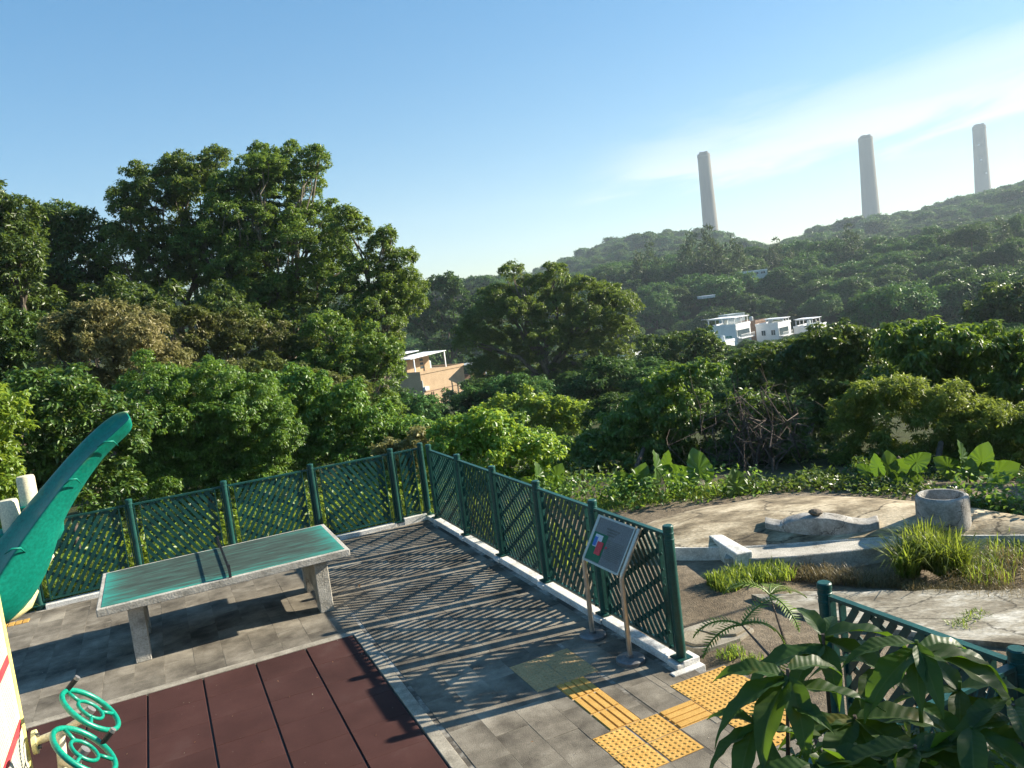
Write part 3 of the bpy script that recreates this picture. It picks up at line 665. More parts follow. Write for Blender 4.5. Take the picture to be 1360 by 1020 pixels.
# ------------------------------------------------------------------ grave terrace, concrete ring
def wpt(px, py, z=0.0): return G(px, py, z)
gr = thing('hillside_grave', 'low concrete grave terrace with domed apron and curled headstone wall', 'grave', (3.6, 9.9, 0))
go = -Vector(gr.location)
back = [(1.2, 10.6), (1.8, 11.0), (2.5, 11.22), (3.3, 11.28), (3.95, 11.1), (4.6, 10.7), (5.15, 10.2), (5.65, 9.65), (6.1, 9.0), (6.5, 8.45)]
front = [(0.95, 10.15), (1.5, 9.95), (2.1, 9.72), (2.7, 9.55), (3.3, 9.45), (3.9, 9.35), (4.5, 9.25), (5.0, 9.02), (5.6, 8.78), (6.2, 8.5)]
nu, nv = len(back), 8; dv = []; df = []
def resamp(pl, m):
    q = []; 
    for k in range(m):
        f = k / (m - 1) * (len(pl) - 1); i = min(int(f), len(pl) - 2); q.append(Vector((*pl[i], 0)).lerp(Vector((*pl[i + 1], 0)), f - i))
    return q
nu = 40; bq, fq = resamp(back, nu), resamp(front, nu)
for i in range(nu):
    for j in range(nv + 1):
        p = fq[i].lerp(bq[i], j / nv); e_ = math.sin(math.pi * i / (nu - 1)) ** .5
        p.z = 0.075 + 0.20 * e_ * math.sin(math.pi * min(1, (j / nv) * .72 + .06)) + 0.012 * mnoise.noise(p * 2.2); dv.append(p + go)
    p = fq[i].copy(); p.z = -.3; dv.append(p + go); p = bq[i].copy(); p.z = -.35; dv.append(p + go)
w_ = nv + 3
for i in range(nu - 1):
    for j in range(nv): df.append((i * w_ + j, (i + 1) * w_ + j, (i + 1) * w_ + j + 1, i * w_ + j + 1))
    df.append((i * w_ + nv + 1, (i + 1) * w_ + nv + 1, (i + 1) * w_, i * w_)); df.append((i * w_ + nv, (i + 1) * w_ + nv, (i + 1) * w_ + nv + 2, i * w_ + nv + 2))
M['lime'] = surf('lichen_lime_plaster', (0.09, 0.07, 0.043), (0.27, 0.215, 0.135), 1.9, 0.92, 0.7, c2=(0.50, 0.42, 0.29), lo=0.36, hi=0.62, fine=26, stretch=(0.8, 1.6, 1), cracks=0.9)
MB().add(dv, df).build('domed_apron', M['lime'], gr, smooth=True)
M['oldwhite'] = surf('whitewash', (0.42, 0.41, 0.37), (0.62, 0.61, 0.57), 5, 0.85, 0.4, c2=(0.72, 0.71, 0.67), fine=50)
# front strip lip
lip = MB()
for i in range(nu - 1):
    a_, b_ = fq[i], fq[i + 1]; d_ = (b_ - a_).normalized(); n2 = Vector((d_.y, -d_.x, 0))
    q = [a_ + n2 * .01, b_ + n2 * .01, b_ - n2 * .10, a_ - n2 * .10]
    if 5 < i < 37: lip.add([Vector((p.x, p.y, zz)) + go for zz in (-.1, .107) for p in q], [(0, 1, 5, 4), (4, 5, 6, 7), (2, 3, 7, 6), (3, 0, 4, 7), (1, 2, 6, 5)])
lip.build('lip', M['oldwhite'], gr)
# terrace slab between lip and the dip
sl = [(2.28, 9.28), (2.62, 9.13), (3.1, 9.05), (3.6, 9.02), (4.1, 9.0), (4.55, 8.98), (4.72, 9.1), (4.5, 9.22), (3.9, 9.33), (3.3, 9.43), (2.7, 9.53), (2.42, 9.6)]
MB().prism([Vector((x, y, -.32)) + go for x, y in sl], (0, 0, 0.41)).build('terrace', M['concrete'], gr, bevel=0.01)
# the curled wall, a thin body whose top line rises to a hump and turns up at the end
prf = [(0, .12), (.1, .105), (.2, .10), (.28, .15), (.36, .18), (.46, .21), (.6, .22), (.74, .215), (.87, .19), (1.0, .145), (1.12, .115), (1.22, .105), (1.30, .125), (1.33, .12)]
A0, A1 = Vector((2.94, 9.74, .15)), Vector((4.2, 9.28, .13)); dA = (A1 - A0).normalized(); nA = Vector((-dA.y, dA.x, 0))
pol = [A0 + dA * u + Vector((0, 0, -.08)) for u in (0,)] 
wv = []; wf = []
for u, h_ in prf:
    bend = nA * (0.16 * ((u - .66) / .66) ** 2)
    p = A0 + dA * (u * (A1 - A0).length / 1.33) + bend
    for off, zz in ((0, -.16), (0, h_), (.21, h_ + .02), (.21, -.16)): wv.append(p + nA * off + Vector((0, 0, zz)) + go)
for i in range(len(prf) - 1):
    for k in range(4): wf.append((i * 4 + k, i * 4 + (k + 1) % 4, (i + 1) * 4 + (k + 1) % 4, (i + 1) * 4 + k))
wf += [(0, 1, 2, 3), tuple((len(prf) - 1) * 4 + k for k in range(4))]
M['greycon'] = surf('grey_old_concrete', (0.17, 0.16, 0.14), (0.30, 0.285, 0.255), 5, 0.88, 0.4, c2=(0.41, 0.395, 0.36), fine=50, cracks=1.6)
hw = MB().add(wv, wf).build('curled_wall', M['greycon'], gr, bevel=0.012, seg=2, smooth=True)
bl0, bl1 = Vector((2.36, 9.98, 0)), Vector((2.50, 9.16, 0)); db = (bl1 - bl0).normalized(); nb = Vector((-db.y, db.x, 0)) * .085
MB().add([q + go + Vector((0, 0, z_)) for z_ in (-.3, None) for q in (bl0 - nb, bl0 + nb, bl1 + nb * 1.25, bl1 - nb * 1.25) for z_ in ([z_] if z_ is not None else [.17 if q in (bl0 - nb, bl0 + nb) else .12])],
         [(3, 2, 1, 0), (4, 5, 6, 7), (0, 1, 5, 4), (1, 2, 6, 5), (2, 3, 7, 6), (3, 0, 4, 7)]).build('wing_block', M['oldwhite'], gr, bevel=0.015, seg=2)
stn = bmesh.new(); bmesh.ops.create_icosphere(stn, subdivisions=2, radius=.07)
for v in stn.verts: v.co = Vector((v.co.x * 1.25, v.co.y, v.co.z * .62)) * (1 + .25 * mnoise.noise(v.co * 14))
sm = bpy.data.meshes.new('stone'); stn.to_mesh(sm); stn.free(); sm.materials.append(M['bark'])
so = put('stone', sm); so.location = A0 + dA * .62 + nA * .1 + Vector((0, 0, .27)); tag(so, 'dark stone lying on top of the curled grave wall', 'stone')
rg = Vector((4.985, 9.33, 0.1))
ring = thing('concrete_ring', 'upright grey concrete ring standing on the grave apron', 'concrete ring', rg)
rm = MB().lathe([(.225, .0), (.225, .40), (.235, .425), (.262, .43), (.285, .415), (.293, .39), (.296, .2), (.298, .0), (.29, -.06)], 40).build('wall', M['greycon'], ring, smooth=True)
nb_ = Vector((-rg.x, -rg.y, 0)).normalized(); tn = Vector((nb_.y, -nb_.x, 0))
MB().box(nb_ * .287 + tn * -.02 + Vector((0, 0, .035)), (.05, .09, .075), Matrix.Rotation(math.atan2(nb_.y, nb_.x) + math.pi / 2, 3, 'Z').to_3x3() @ Matrix(((0, 1, 0), (1, 0, 0), (0, 0, 1)))).build('drain_hole', M['black'], ring)
# mottled concrete sheet beyond the gate
ap = [(2.35, 8.28), (2.9, 8.2), (3.5, 8.0), (4.2, 7.8), (5.0, 7.55), (6.0, 7.25), (7.0, 6.9), (6.9, 5.6), (5.6, 5.9), (4.6, 6.2), (3.7, 6.75), (3.0, 7.3), (2.5, 7.8)]
pts = []
for i in range(len(ap)):
    a_, b_ = Vector((*ap[i], 0)), Vector((*ap[(i + 1) % len(ap)], 0))
    for k in range(6):
        p = a_.lerp(b_, k / 6); n3 = mnoise.noise(p * 3.1) * .09; pts.append(Vector((p.x + n3, p.y - n3, -.2)))
M['mottle'] = surf('mottled_white_concrete', (0.13, 0.11, 0.078), (0.27, 0.245, 0.19), 2.6, 0.92, 0.7, c2=(0.50, 0.485, 0.43), lo=0.36, hi=0.66, fine=30, stretch=(0.7, 1.5, 1), detail=10, cracks=1.1)
kind(MB().prism(pts, (0, 0, .195)).build('old_concrete_slab', M['mottle']), 'structure')
# two stones set in white mortar beside the end post
stp = thing('mortared_stones', 'two flat stones in white mortar beside the fence end post', 'stone paving', (1.72, 7.3, -.04))
sp0 = -Vector(stp.location)
M['flat'] = surf('flat_stone', (0.20, 0.17, 0.12), (0.30, 0.26, 0.19), 4, 0.9, 0.4)
def poly_px(pp, z): return [G(x, y, z) + sp0 for x, y in pp]
MB().prism(poly_px([(904, 866), (910, 845), (945, 834), (974, 835), (1002, 846), (984, 859), (942, 873), (922, 872)], -.1), (0, 0, .085)).build('mortar', M['kerb'], stp)
MB().prism(poly_px([(926, 850), (947, 836.5), (973, 837), (998, 846.5), (979, 856.5), (957, 857.5)], -.1), (0, 0, .112)).build('stone', M['flat'], stp, bevel=.006)
MB().prism(poly_px([(906, 865), (911, 851.5), (927, 851.5), (957, 860), (945, 869), (924, 870.5)], -.1), (0, 0, .112)).build('stone', M['flat'], stp, bevel=.006)
# ------------------------------------------------------------------ foliage
def unit(a): return a / np.maximum(np.linalg.norm(a, axis=-1, keepdims=True), 1e-9)
def leaf_quads(P, Nrm, Ax, Ln, Wd, fold=0.25):
    """leaves at P: two triangles folded along the midrib"""
    Nrm = unit(Nrm); Ax = unit(Ax - Nrm * (Ax * Nrm).sum(1, keepdims=True)); S = np.cross(Nrm, Ax)
    Ln = Ln[:, None]; Wd = Wd[:, None]
    b = P; t = P + Ax * Ln; m = P + Ax * Ln * 0.45 + Nrm * Wd * fold
    V = np.stack([b, m + S * Wd * .5, t - Nrm * Ln * .08, m - S * Wd * .5], 1).reshape(-1, 3)
    n = len(P); i = np.arange(n)[:, None] * 4
    F = np.concatenate([i + np.array([[0, 1, 2]]), i + np.array([[0, 2, 3]])], 0)
    return V, F
def rand_dirs(n, g): return unit(g.normal(size=(n, 3)))
def puff_points(c, r, n, g, flat=1.0, clus=0.0, up_bias=0.35, csz=0.2):
    """points over a rough shell round c; clus = share gathered in twig clusters of size csz*r"""
    k = max(6, int(clus)) if clus else 0
    if k:
        d = rand_dirs(k, g); d[:, 2] = np.where((d[:, 2] < -0.25) & (g.random(k) < up_bias * 1.6), -d[:, 2], d[:, 2])
        cc = d * (r * (0.62 + 0.42 * g.random((k, 1)) ** .7)); w = g.random(k) ** 1.2 + .25
        idx = g.choice(k, n, p=w / w.sum()); sz = r * csz * (0.6 + 0.8 * g.random(k))
        o = rand_dirs(n, g) * (g.random((n, 1)) ** .45) * sz[idx][:, None]; o[:, 2] *= .7
        p = cc[idx] + o; outd = unit(unit(p) * 0.8 + unit(o) * 0.9)
    else:
        d = rand_dirs(n, g); p = d * (r * (0.7 + 0.3 * g.random((n, 1)))); outd = d
    p[:, 2] *= flat
    return p + c, outd
def crown_mesh(name, mat, puffs, leaf, g, dens=26, flat=0.85, clus=40, droop=0.25, upn=0.55, rough=0.75, aspect=0.45, csz=0.18, bare=0.0, cap=90000):
    """puffs: (centre, radius); leaf: length in metres"""
    Ps, Os = [], []
    for q_ in puffs:
        c, r = q_[:2]
        n = int(min(cap, dens * (q_[2] if len(q_) > 2 else 1) * r * r / (leaf * leaf * aspect)))
        p, o = puff_points(np.array(c), r, max(n, 8), g, flat, clus, csz=csz); Ps.append(p); Os.append(o)
    P = np.concatenate(Ps); O = np.concatenate(Os); n = len(P)
    Nrm = O * 0.6 + np.array([0, 0, upn]) + g.normal(size=(n, 3)) * rough * .6
    Ax = rand_dirs(n, g) + O * 0.5 + np.array([0, 0, -droop]) * 2
    Ln = leaf * (0.65 + 0.7 * g.random(n))
    V, F = leaf_quads(P, Nrm, Ax, Ln, Ln * aspect * (0.8 + .4 * g.random(n)))
    return np_mesh(name, V, F, mat)
def limb(mb, a, b, r0, r1, g, n=5, sag=0.12, sides=7):
    a, b = Vector(a), Vector(b); ln = (b - a).length; pts = []
    for k in range(n + 1):
        f = k / n; p = a.lerp(b, f)
        if 0 < k < n: p += Vector(g.normal(size=3)) * ln * sag * .35
        p.z += math.sin(f * math.pi) * ln * sag * .4; pts.append(p)
    mb.tube(pts, [r0 + (r1 - r0) * k / n for k in range(n + 1)], sides); return pts
def tree_px(name, label, cat, D, puffs, leaf, mat, base, trunk_r=0.2, bark='bark', group=None, back=0.6, branches=True, seed=1, sprouts=5, **k):
    """a crown whose masses are given as seen (px, py, radius px, metres nearer/farther); it gets the same depth as its width"""
    g = np.random.default_rng(seed)
    bx, by, bD = base; b = at(bx, by, bD); b.z = ground_z(b.x, b.y, False) if bD < 60 else ground_z(b.x, b.y)
    root = thing(name, label, cat, b, 0, group)
    pf = []
    for q in puffs:
        px, py, rp = q[:3]; dd = q[3] if len(q) > 3 else g.uniform(-.5, .5) * rp * D / FPX
        r = rp * D / FPX * g.uniform(.8, 1.18); c = at(px, py, D + dd) + Vector(g.normal(size=3)) * r * .14
        pf.append((np.array(c - b), r))
        if back: 
            away = Vector((c.x, c.y, 0)).normalized(); pf.append((np.array(c - b + away * r * (1.0 + g.uniform(0, .6)) + Vector((0, 0, -r * .15))), r * .9, .28))
    sp_ = []
    for c, r in (q_[:2] for q_ in pf):           # shoots that break the outline
        for _ in range(sprouts):
            d_ = rand_dirs(1, g)[0]; d_[2] = abs(d_[2]) * 1.1 - .15; d_ /= np.linalg.norm(d_); q_ = r * g.uniform(.16, .36)
            sp_.append((c + d_ * r * g.uniform(.95, 1.28) * np.array([1, 1, .85]), q_))
    put('crown', crown_mesh('crown', mat, pf + sp_, leaf, g, **k), root)
    mb = MB()
    cs = [p for p in pf]; ctr = np.mean([c[0] for c in cs], 0); 
    top = Vector(ctr); fork = Vector((top.x * .5, top.y * .5, max(.4, top.z * .42)))
    mb.tube([(0, 0, -.4), (fork.x * .25, fork.y * .35, fork.z * .5), fork], [trunk_r * 1.25, trunk_r, trunk_r * .85], 9)
    mb.build('trunk', M[bark], root, smooth=True)
    if branches:
        bmb = MB()
        for c, r in (q_[:2] for q_ in cs[::4 if back else 2]):
            tgt = Vector(c) + Vector((0, 0, -r * .2)); pts = limb(bmb, fork, tgt, trunk_r * .45, trunk_r * .1, g)
            for q in range(4):
                d_ = Vector(unit(g.normal(size=(1, 3)))[0]); d_.z = abs(d_.z) * .7 - .1
                limb(bmb, pts[3], tgt + d_ * r * .85, trunk_r * .14, trunk_r * .03, g, 4, .15, 5)
        kind(bmb.build('branches', M[bark], root, smooth=True), 'stuff')
    return root

# --- the big trees on the left
tree_px('banyan_tree', 'tallest spreading banyan left of the picture centre', 'tree', 41,
        [(347, 222, 30), (385, 212, 26), (425, 212, 15), (400, 240, 28), (330, 250, 30), (365, 262, 38), (300, 285, 34), (350, 305, 42), (410, 290, 36), (440, 315, 30), (390, 335, 40), (335, 350, 36), (455, 350, 34), (420, 375, 38), (370, 395, 36), (345, 200, 10), (310, 330, 30), (312, 362, 32), (285, 385, 32), (335, 400, 32), (400, 420, 30), (300, 250, 24), (270, 330, 30)],
        .12, M['lf_tree'], (365, 470, 41), .42, 'palebark', seed=3, clus=75, dens=21, csz=.17)
tree_px('banyan_tree', 'broad leafy tree with ragged left top next to the tallest banyan', 'tree', 43,
        [(190, 235, 26), (230, 225, 20), (258, 222, 26), (288, 215, 18), (170, 268, 24), (215, 268, 36), (270, 262, 34), (190, 305, 34), (245, 310, 38), (285, 310, 26), (215, 345, 34), (270, 355, 34), (160, 330, 26), (240, 390, 36)],
        .125, M['lf_tree'], (235, 470, 43), .4, 'palebark', seed=4, clus=75, dens=20, csz=.17)
tree_px('banyan_tree', 'rounded leafy tree sloping down to the right of the tallest banyan', 'tree', 38,
        [(465, 310, 26), (500, 330, 24), (512, 312, 11), (535, 345, 24), (545, 375, 22), (485, 360, 34), (520, 390, 30), (460, 395, 32), (500, 425, 32), (540, 410, 18), (470, 440, 30), (515, 455, 22)],
        .12, M['lf_tree'], (495, 500, 38), .35, 'palebark', seed=5, clus=75, dens=23, csz=.17)
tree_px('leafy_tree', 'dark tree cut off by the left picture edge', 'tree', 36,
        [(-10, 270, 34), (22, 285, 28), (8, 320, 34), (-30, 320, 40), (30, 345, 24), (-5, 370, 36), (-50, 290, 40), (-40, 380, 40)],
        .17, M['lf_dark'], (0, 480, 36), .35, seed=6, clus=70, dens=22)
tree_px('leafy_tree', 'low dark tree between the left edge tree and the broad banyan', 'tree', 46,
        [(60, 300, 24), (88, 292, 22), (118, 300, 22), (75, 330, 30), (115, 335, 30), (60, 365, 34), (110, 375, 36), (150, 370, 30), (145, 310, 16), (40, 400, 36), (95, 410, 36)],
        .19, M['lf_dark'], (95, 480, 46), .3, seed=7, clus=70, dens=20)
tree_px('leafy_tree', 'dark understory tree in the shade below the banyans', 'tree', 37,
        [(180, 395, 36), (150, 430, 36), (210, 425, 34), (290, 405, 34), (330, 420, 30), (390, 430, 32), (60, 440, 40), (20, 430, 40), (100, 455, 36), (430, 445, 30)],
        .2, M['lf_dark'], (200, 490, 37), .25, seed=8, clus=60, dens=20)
tree_px('leafy_tree', 'green tree below the sloping banyan beside the tan house', 'tree', 29,
        [(440, 440, 30), (480, 455, 32), (503, 470, 24), (455, 490, 34), (492, 505, 32), (470, 535, 34), (510, 552, 26), (420, 480, 28)],
        .105, M['lf_tree'], (480, 580, 29), .2, seed=9, clus=70, dens=24)
tree_px('leafy_tree', 'dark shrubby tree at the left edge below the taller dark tree', 'tree', 28,
        [(10, 440, 30), (40, 460, 30), (-10, 480, 36), (30, 500, 34), (60, 520, 28), (0, 530, 34), (-30, 440, 36), (50, 430, 18)], .13, M['lf_dark'], (10, 560, 28), .15, seed=42, clus=60, dens=22, branches=False)
tree_px('leafy_tree', 'mid green filler tree between the olive shrub and the lush mound', 'tree', 24,
        [(330, 490, 24), (365, 500, 26), (400, 505, 26), (435, 510, 24), (470, 520, 24), (300, 500, 20), (350, 525, 26), (500, 550, 20), (525, 565, 18)], .11, M['lf_olive'], (400, 560, 24), .1, seed=43, clus=60, dens=22, branches=False)
# --- shrubs in the middle distance, left
tree_px('flowering_shrub', 'tan topped flowering shrub left of the vine mound', 'shrub', 25,
        [(78, 438, 24), (115, 430, 24), (150, 425, 26), (190, 440, 30), (90, 468, 30), (140, 465, 32), (185, 480, 34), (225, 480, 28), (110, 510, 34), (60, 500, 24), (250, 505, 24), (160, 515, 34), (90, 545, 34)],
        .11, M['lf_tan'], (140, 600, 25), .12, 'twig', seed=10, clus=60, dens=24, aspect=.35, csz=.2)
tree_px('flowering_shrub', 'flat olive shrub with brown tips in front of the banyan trunks', 'shrub', 30,
        [(215, 425, 22), (250, 425, 24), (290, 432, 24), (330, 440, 24), (370, 447, 22), (265, 455, 28), (310, 465, 28), (355, 472, 26), (400, 470, 22), (240, 470, 26), (390, 495, 24), (430, 495, 16)],
        .12, M['lf_olive'], (310, 520, 30), .12, 'twig', seed=11, clus=60, dens=24, aspect=.4, flat=.6, csz=.2)
def mound(name, label, D, puffs, leaf, mat, base, **k):
    return tree_px(name, label, 'shrub', D, puffs, leaf, mat, base, .05, 'twig', branches=False, **k)
mound('vine_mound', 'vine covered mound of small leaves behind the table tennis table', 17.5,
      [(200, 530, 34), (245, 515, 32), (290, 508, 30), (335, 520, 32), (205, 575, 38), (255, 560, 40), (305, 555, 40), (350, 560, 36), (230, 610, 40), (290, 605, 42), (345, 605, 38), (200, 640, 36), (260, 645, 38), (325, 645, 36), (365, 585, 30)],
      .062, M['lf_vine'], (275, 690, 17), seed=12, clus=75, dens=26, droop=.6, aspect=.5, csz=.19)
mound('vine_mound', 'lush vine mound of larger leaves left of the fence corner', 18.5,
      [(385, 525, 28), (420, 520, 28), (455, 530, 28), (400, 560, 34), (445, 565, 34), (490, 560, 28), (385, 600, 34), (430, 605, 34), (475, 600, 32), (515, 590, 26), (540, 570, 22), (565, 580, 20), (510, 620, 24), (550, 605, 22)],
      .08, M['lf_vine'], (455, 650, 18.3), seed=13, clus=60, dens=28, droop=.6, aspect=.6, csz=.19)
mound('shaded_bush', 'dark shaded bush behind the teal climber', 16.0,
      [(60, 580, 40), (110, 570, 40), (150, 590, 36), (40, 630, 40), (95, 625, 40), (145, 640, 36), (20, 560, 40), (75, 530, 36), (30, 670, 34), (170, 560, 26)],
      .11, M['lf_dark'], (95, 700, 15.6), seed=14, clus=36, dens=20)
mound('brown_bush', 'brownish bush just beyond the fence corner', 16.5,
      [(520, 605, 20), (545, 600, 22), (560, 585, 16), (535, 625, 20)], .09, M['lf_tan'], (540, 640, 16.2), seed=15, clus=36, dens=24)
mound('broadleaf_bush', 'bright broadleaf bush beyond the corner posts', 15.5,
      [(595, 580, 24), (625, 570, 26), (655, 568, 24), (690, 580, 26), (610, 605, 28), (650, 605, 30), (695, 615, 28), (580, 610, 20), (720, 600, 20), (670, 640, 26), (715, 640, 24)],
      .09, M['lf_bright'], (650, 680, 15), seed=16, clus=34, dens=24, aspect=.62, droop=.5, csz=.3)
mound('vine_mound', 'low continuous creeper growth behind the side fence', 19,
      [(560, 625, 18), (590, 640, 20), (625, 650, 20), (735, 620, 20), (760, 610, 20), (790, 620, 18), (720, 640, 20), (755, 640, 22), (690, 560, 14), (720, 580, 16), (580, 600, 14), (770, 640, 18), (800, 650, 18), (745, 590, 14)],
      .105, M['lf_vine'], (680, 680, 18), seed=44, clus=34, dens=24, aspect=.55, droop=.5)
mound('broadleaf_bush', 'yellow green bush below the central tree', 30,
      [(640, 550, 18), (665, 545, 20), (695, 540, 20), (725, 545, 20), (755, 555, 20), (775, 550, 16), (705, 560, 20), (745, 575, 20), (650, 565, 18)],
      .15, M['lf_bright'], (705, 600, 29), seed=17, clus=34, dens=24, aspect=.5)
# --- the central tree and its neighbours
tree_px('spreading_tree', 'broad central tree with pale limbs in the valley', 'tree', 66,
        [(680, 365, 14), (700, 385, 26), (735, 372, 16), (770, 385, 24), (800, 390, 24), (825, 410, 22), (660, 395, 26), (640, 420, 28), (690, 425, 34), (740, 415, 34), (785, 425, 34), (830, 440, 20), (625, 450, 26), (670, 460, 34), (725, 460, 36), (780, 465, 34), (820, 470, 22), (700, 495, 34), (750, 500, 32), (795, 500, 26), (650, 495, 28), (680, 525, 26), (725, 525, 26)],
        .17, M['lf_tree'], (725, 545, 66), .55, 'palebark', seed=18, clus=75, dens=23, csz=.17)
tree_px('leafy_tree', 'small dark tree in front of the white houses', 'tree', 62,
        [(870, 470, 20), (900, 455, 20), (930, 447, 16), (945, 465, 16), (885, 490, 24), (920, 485, 22), (955, 485, 14), (860, 500, 20), (900, 510, 20)],
        .26, M['lf_dark'], (900, 530, 62), .22, seed=19, clus=60, dens=24)
tree_px('leafy_tree', 'distant tall pale tree right of the banyans', 'tree', 165,
        [(575, 385, 16), (595, 378, 14), (610, 390, 14), (570, 410, 18), (600, 412, 20), (625, 410, 16), (640, 395, 10), (560, 435, 20), (590, 440, 22), (625, 440, 20), (545, 420, 18), (580, 462, 16), (615, 465, 16), (645, 450, 16)],
        .6, M['lf_hill'], (590, 470, 165), .4, seed=20, clus=30, dens=24)
tree_px('leafy_tree', 'dark bushy tree hiding the lower right part of the tan house', 'tree', 98,
        [(622, 512, 11), (640, 515, 14), (600, 528, 11), (618, 532, 15), (640, 540, 18), (590, 550, 12), (608, 554, 14), (660, 530, 14), (655, 500, 9)], .35, M['lf_dark'], (615, 560, 98), .2, seed=45, clus=40, dens=24, branches=False)
# --- right side masses
mound('vine_mound', 'long sloping mound of hanging vines right of the fence', 17,
      [(905, 505, 24), (935, 495, 20), (875, 520, 26), (850, 545, 30), (900, 545, 34), (930, 535, 20), (820, 570, 32), (870, 580, 36), (915, 580, 30), (790, 595, 30), (840, 610, 34), (780, 655, 22), (820, 660, 22), (865, 660, 24), (905, 650, 22), (945, 560, 16), (940, 595, 18), (955, 490, 14), (890, 620, 34), (930, 620, 26), (770, 625, 28), (810, 640, 28), (745, 640, 24), (850, 645, 28)],
      .085, M['lf_vine'], (850, 680, 15.5), seed=21, clus=36, dens=25, aspect=.62, droop=.9, csz=.19)
mound('large_leaf_shrub', 'broad dark green shrub below the white houses', 20,
      [(1000, 490, 26), (1035, 482, 26), (1070, 464, 28), (1105, 460, 26), (1140, 455, 26), (1010, 525, 32), (1060, 510, 36), (1110, 505, 36), (1150, 500, 30), (1040, 555, 34), (1095, 550, 36), (1140, 550, 34), (980, 540, 26), (1075, 590, 34), (1125, 600, 30), (1120, 440, 14), (1090, 630, 26), (1135, 635, 26)],
      .10, M['lf_dark'], (1080, 640, 18.5), seed=22, clus=60, dens=22, aspect=.5, droop=.5)
mound('large_leaf_shrub', 'big shrub of glossy drooping leaves at the right edge', 18,
      [(1190, 455, 26), (1230, 452, 28), (1270, 455, 28), (1310, 465, 28), (1350, 475, 30), (1200, 490, 34), (1250, 490, 36), (1300, 500, 36), (1350, 515, 36), (1180, 520, 30), (1390, 490, 36), (1390, 540, 36), (1330, 550, 32), (1280, 540, 32)],
      .135, M['lf_vine'], (1270, 600, 17), seed=23, clus=36, dens=22, aspect=.42, droop=.9)
mound('feathery_shrub', 'arching pale green feathery shrub behind the concrete ring', 15.5,
      [(1150, 525, 22), (1185, 515, 24), (1215, 522, 24), (1250, 535, 26), (1285, 555, 28), (1320, 580, 28), (1350, 600, 28), (1180, 555, 30), (1225, 565, 32), (1270, 590, 32), (1310, 615, 28), (1160, 590, 30), (1210, 605, 30), (1380, 600, 30), (1340, 635, 24), (1260, 630, 26), (1120, 545, 18), (1130, 580, 22), (1125, 615, 20), (1170, 630, 20), (1215, 635, 20), (1300, 645, 22), (1365, 570, 26), (1370, 640, 26), (1330, 560, 20), (1390, 560, 24), (1270, 520, 16), (1310, 545, 18)],
      .085, M['lf_fine'], (1250, 660, 14.2), seed=24, clus=50, dens=20, aspect=.28, csz=.22)
# dead thicket
def thicket(label, D, x0, x1, y0, y1, n, seed):
    g = np.random.default_rng(seed); b = at((x0 + x1) / 2, y1, D - .5); b.z = ground_z(b.x, b.y, False)
    root = thing('dead_thicket', label, 'shrub', b); mb = MB()
    for _ in range(n):
        px = g.uniform(x0, x1); f = (px - x0) / (x1 - x0)
        p0 = at(px + g.uniform(-20, 20), y1 + g.uniform(-15, 5), D + g.uniform(-1.2, 1.2)) - b; p0.z = g.uniform(-.3, .2)
        top = y0 + (y1 - y0) * (g.uniform(.0, .6) + .1 * math.sin(f * 9)); p1 = at(px + g.uniform(-40, 40), top, D + g.uniform(-1.4, 1.4)) - b
        pts = limb(mb, p0, p1, .018 * g.uniform(.6, 1.6), .004, g, 5, .28, 4)
        for q in range(5):
            a_ = pts[int(g.integers(1, 5))]; limb(mb, a_, Vector(a_) + Vector(g.normal(size=3)) * .42, .007, .002, g, 3, .3, 3)
    mb.build('twigs', M['twig'], root)['kind'] = 'stuff'
    return root
thicket('thicket of bare brown twigs right of the hanging vines', 15.7, 930, 1060, 500, 652, 36, 31)
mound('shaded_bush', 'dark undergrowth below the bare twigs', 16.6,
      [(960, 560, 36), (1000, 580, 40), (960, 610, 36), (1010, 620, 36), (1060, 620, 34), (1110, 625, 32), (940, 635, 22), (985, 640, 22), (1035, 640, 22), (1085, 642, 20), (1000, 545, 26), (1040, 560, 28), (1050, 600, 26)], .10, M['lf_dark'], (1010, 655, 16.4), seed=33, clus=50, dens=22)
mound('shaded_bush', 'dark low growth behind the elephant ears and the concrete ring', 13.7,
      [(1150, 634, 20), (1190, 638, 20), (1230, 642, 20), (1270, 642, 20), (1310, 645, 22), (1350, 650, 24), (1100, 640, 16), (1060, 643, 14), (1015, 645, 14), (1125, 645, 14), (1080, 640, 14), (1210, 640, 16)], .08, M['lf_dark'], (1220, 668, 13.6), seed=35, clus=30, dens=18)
mound('leafy_sapling', 'sunlit leafy sapling cut off by the left picture edge', 14.5,
      [(0, 545, 18), (-14, 575, 30), (2, 600, 20), (-10, 630, 30), (6, 650, 16), (-20, 520, 18)], .085, M['lf_bright'], (-20, 720, 14.5), seed=34, clus=60, dens=24, aspect=.5)

# ------------------------------------------------------------------ woods on the slopes
def proto_crown(seed, R_, leaf, mat, kind_='round'):
    g = np.random.default_rng(seed); pf = []
    if kind_ == 'round':
        for _ in range(9):
            d = rand_dirs(1, g)[0]; d[2] = abs(d[2]) * .8; pf.append((np.array([0, 0, R_ * .95]) + d * R_ * .55, R_ * g.uniform(.34, .52)))
        return crown_mesh('crown', mat, pf, leaf, g, dens=19, clus=22, csz=.3)
    for k in range(11):                          # feathery upright crown of a casuarina
        z_ = R_ * (.5 + 2.1 * k / 11); w_ = R_ * .55 * (1.15 - .75 * k / 11)
        a_ = g.uniform(0, 6.28); pf.append((np.array([math.cos(a_) * w_ * .6, math.sin(a_) * w_ * .6, z_]), w_ * g.uniform(.55, .8)))
    return crown_mesh('crown', mat, pf, leaf, g, dens=11, clus=22, csz=.2, aspect=.22, flat=1.3, droop=-.4, upn=.2)
PR = [proto_crown(50 + i, 4.0, .34, M['lf_hill']) for i in range(5)]
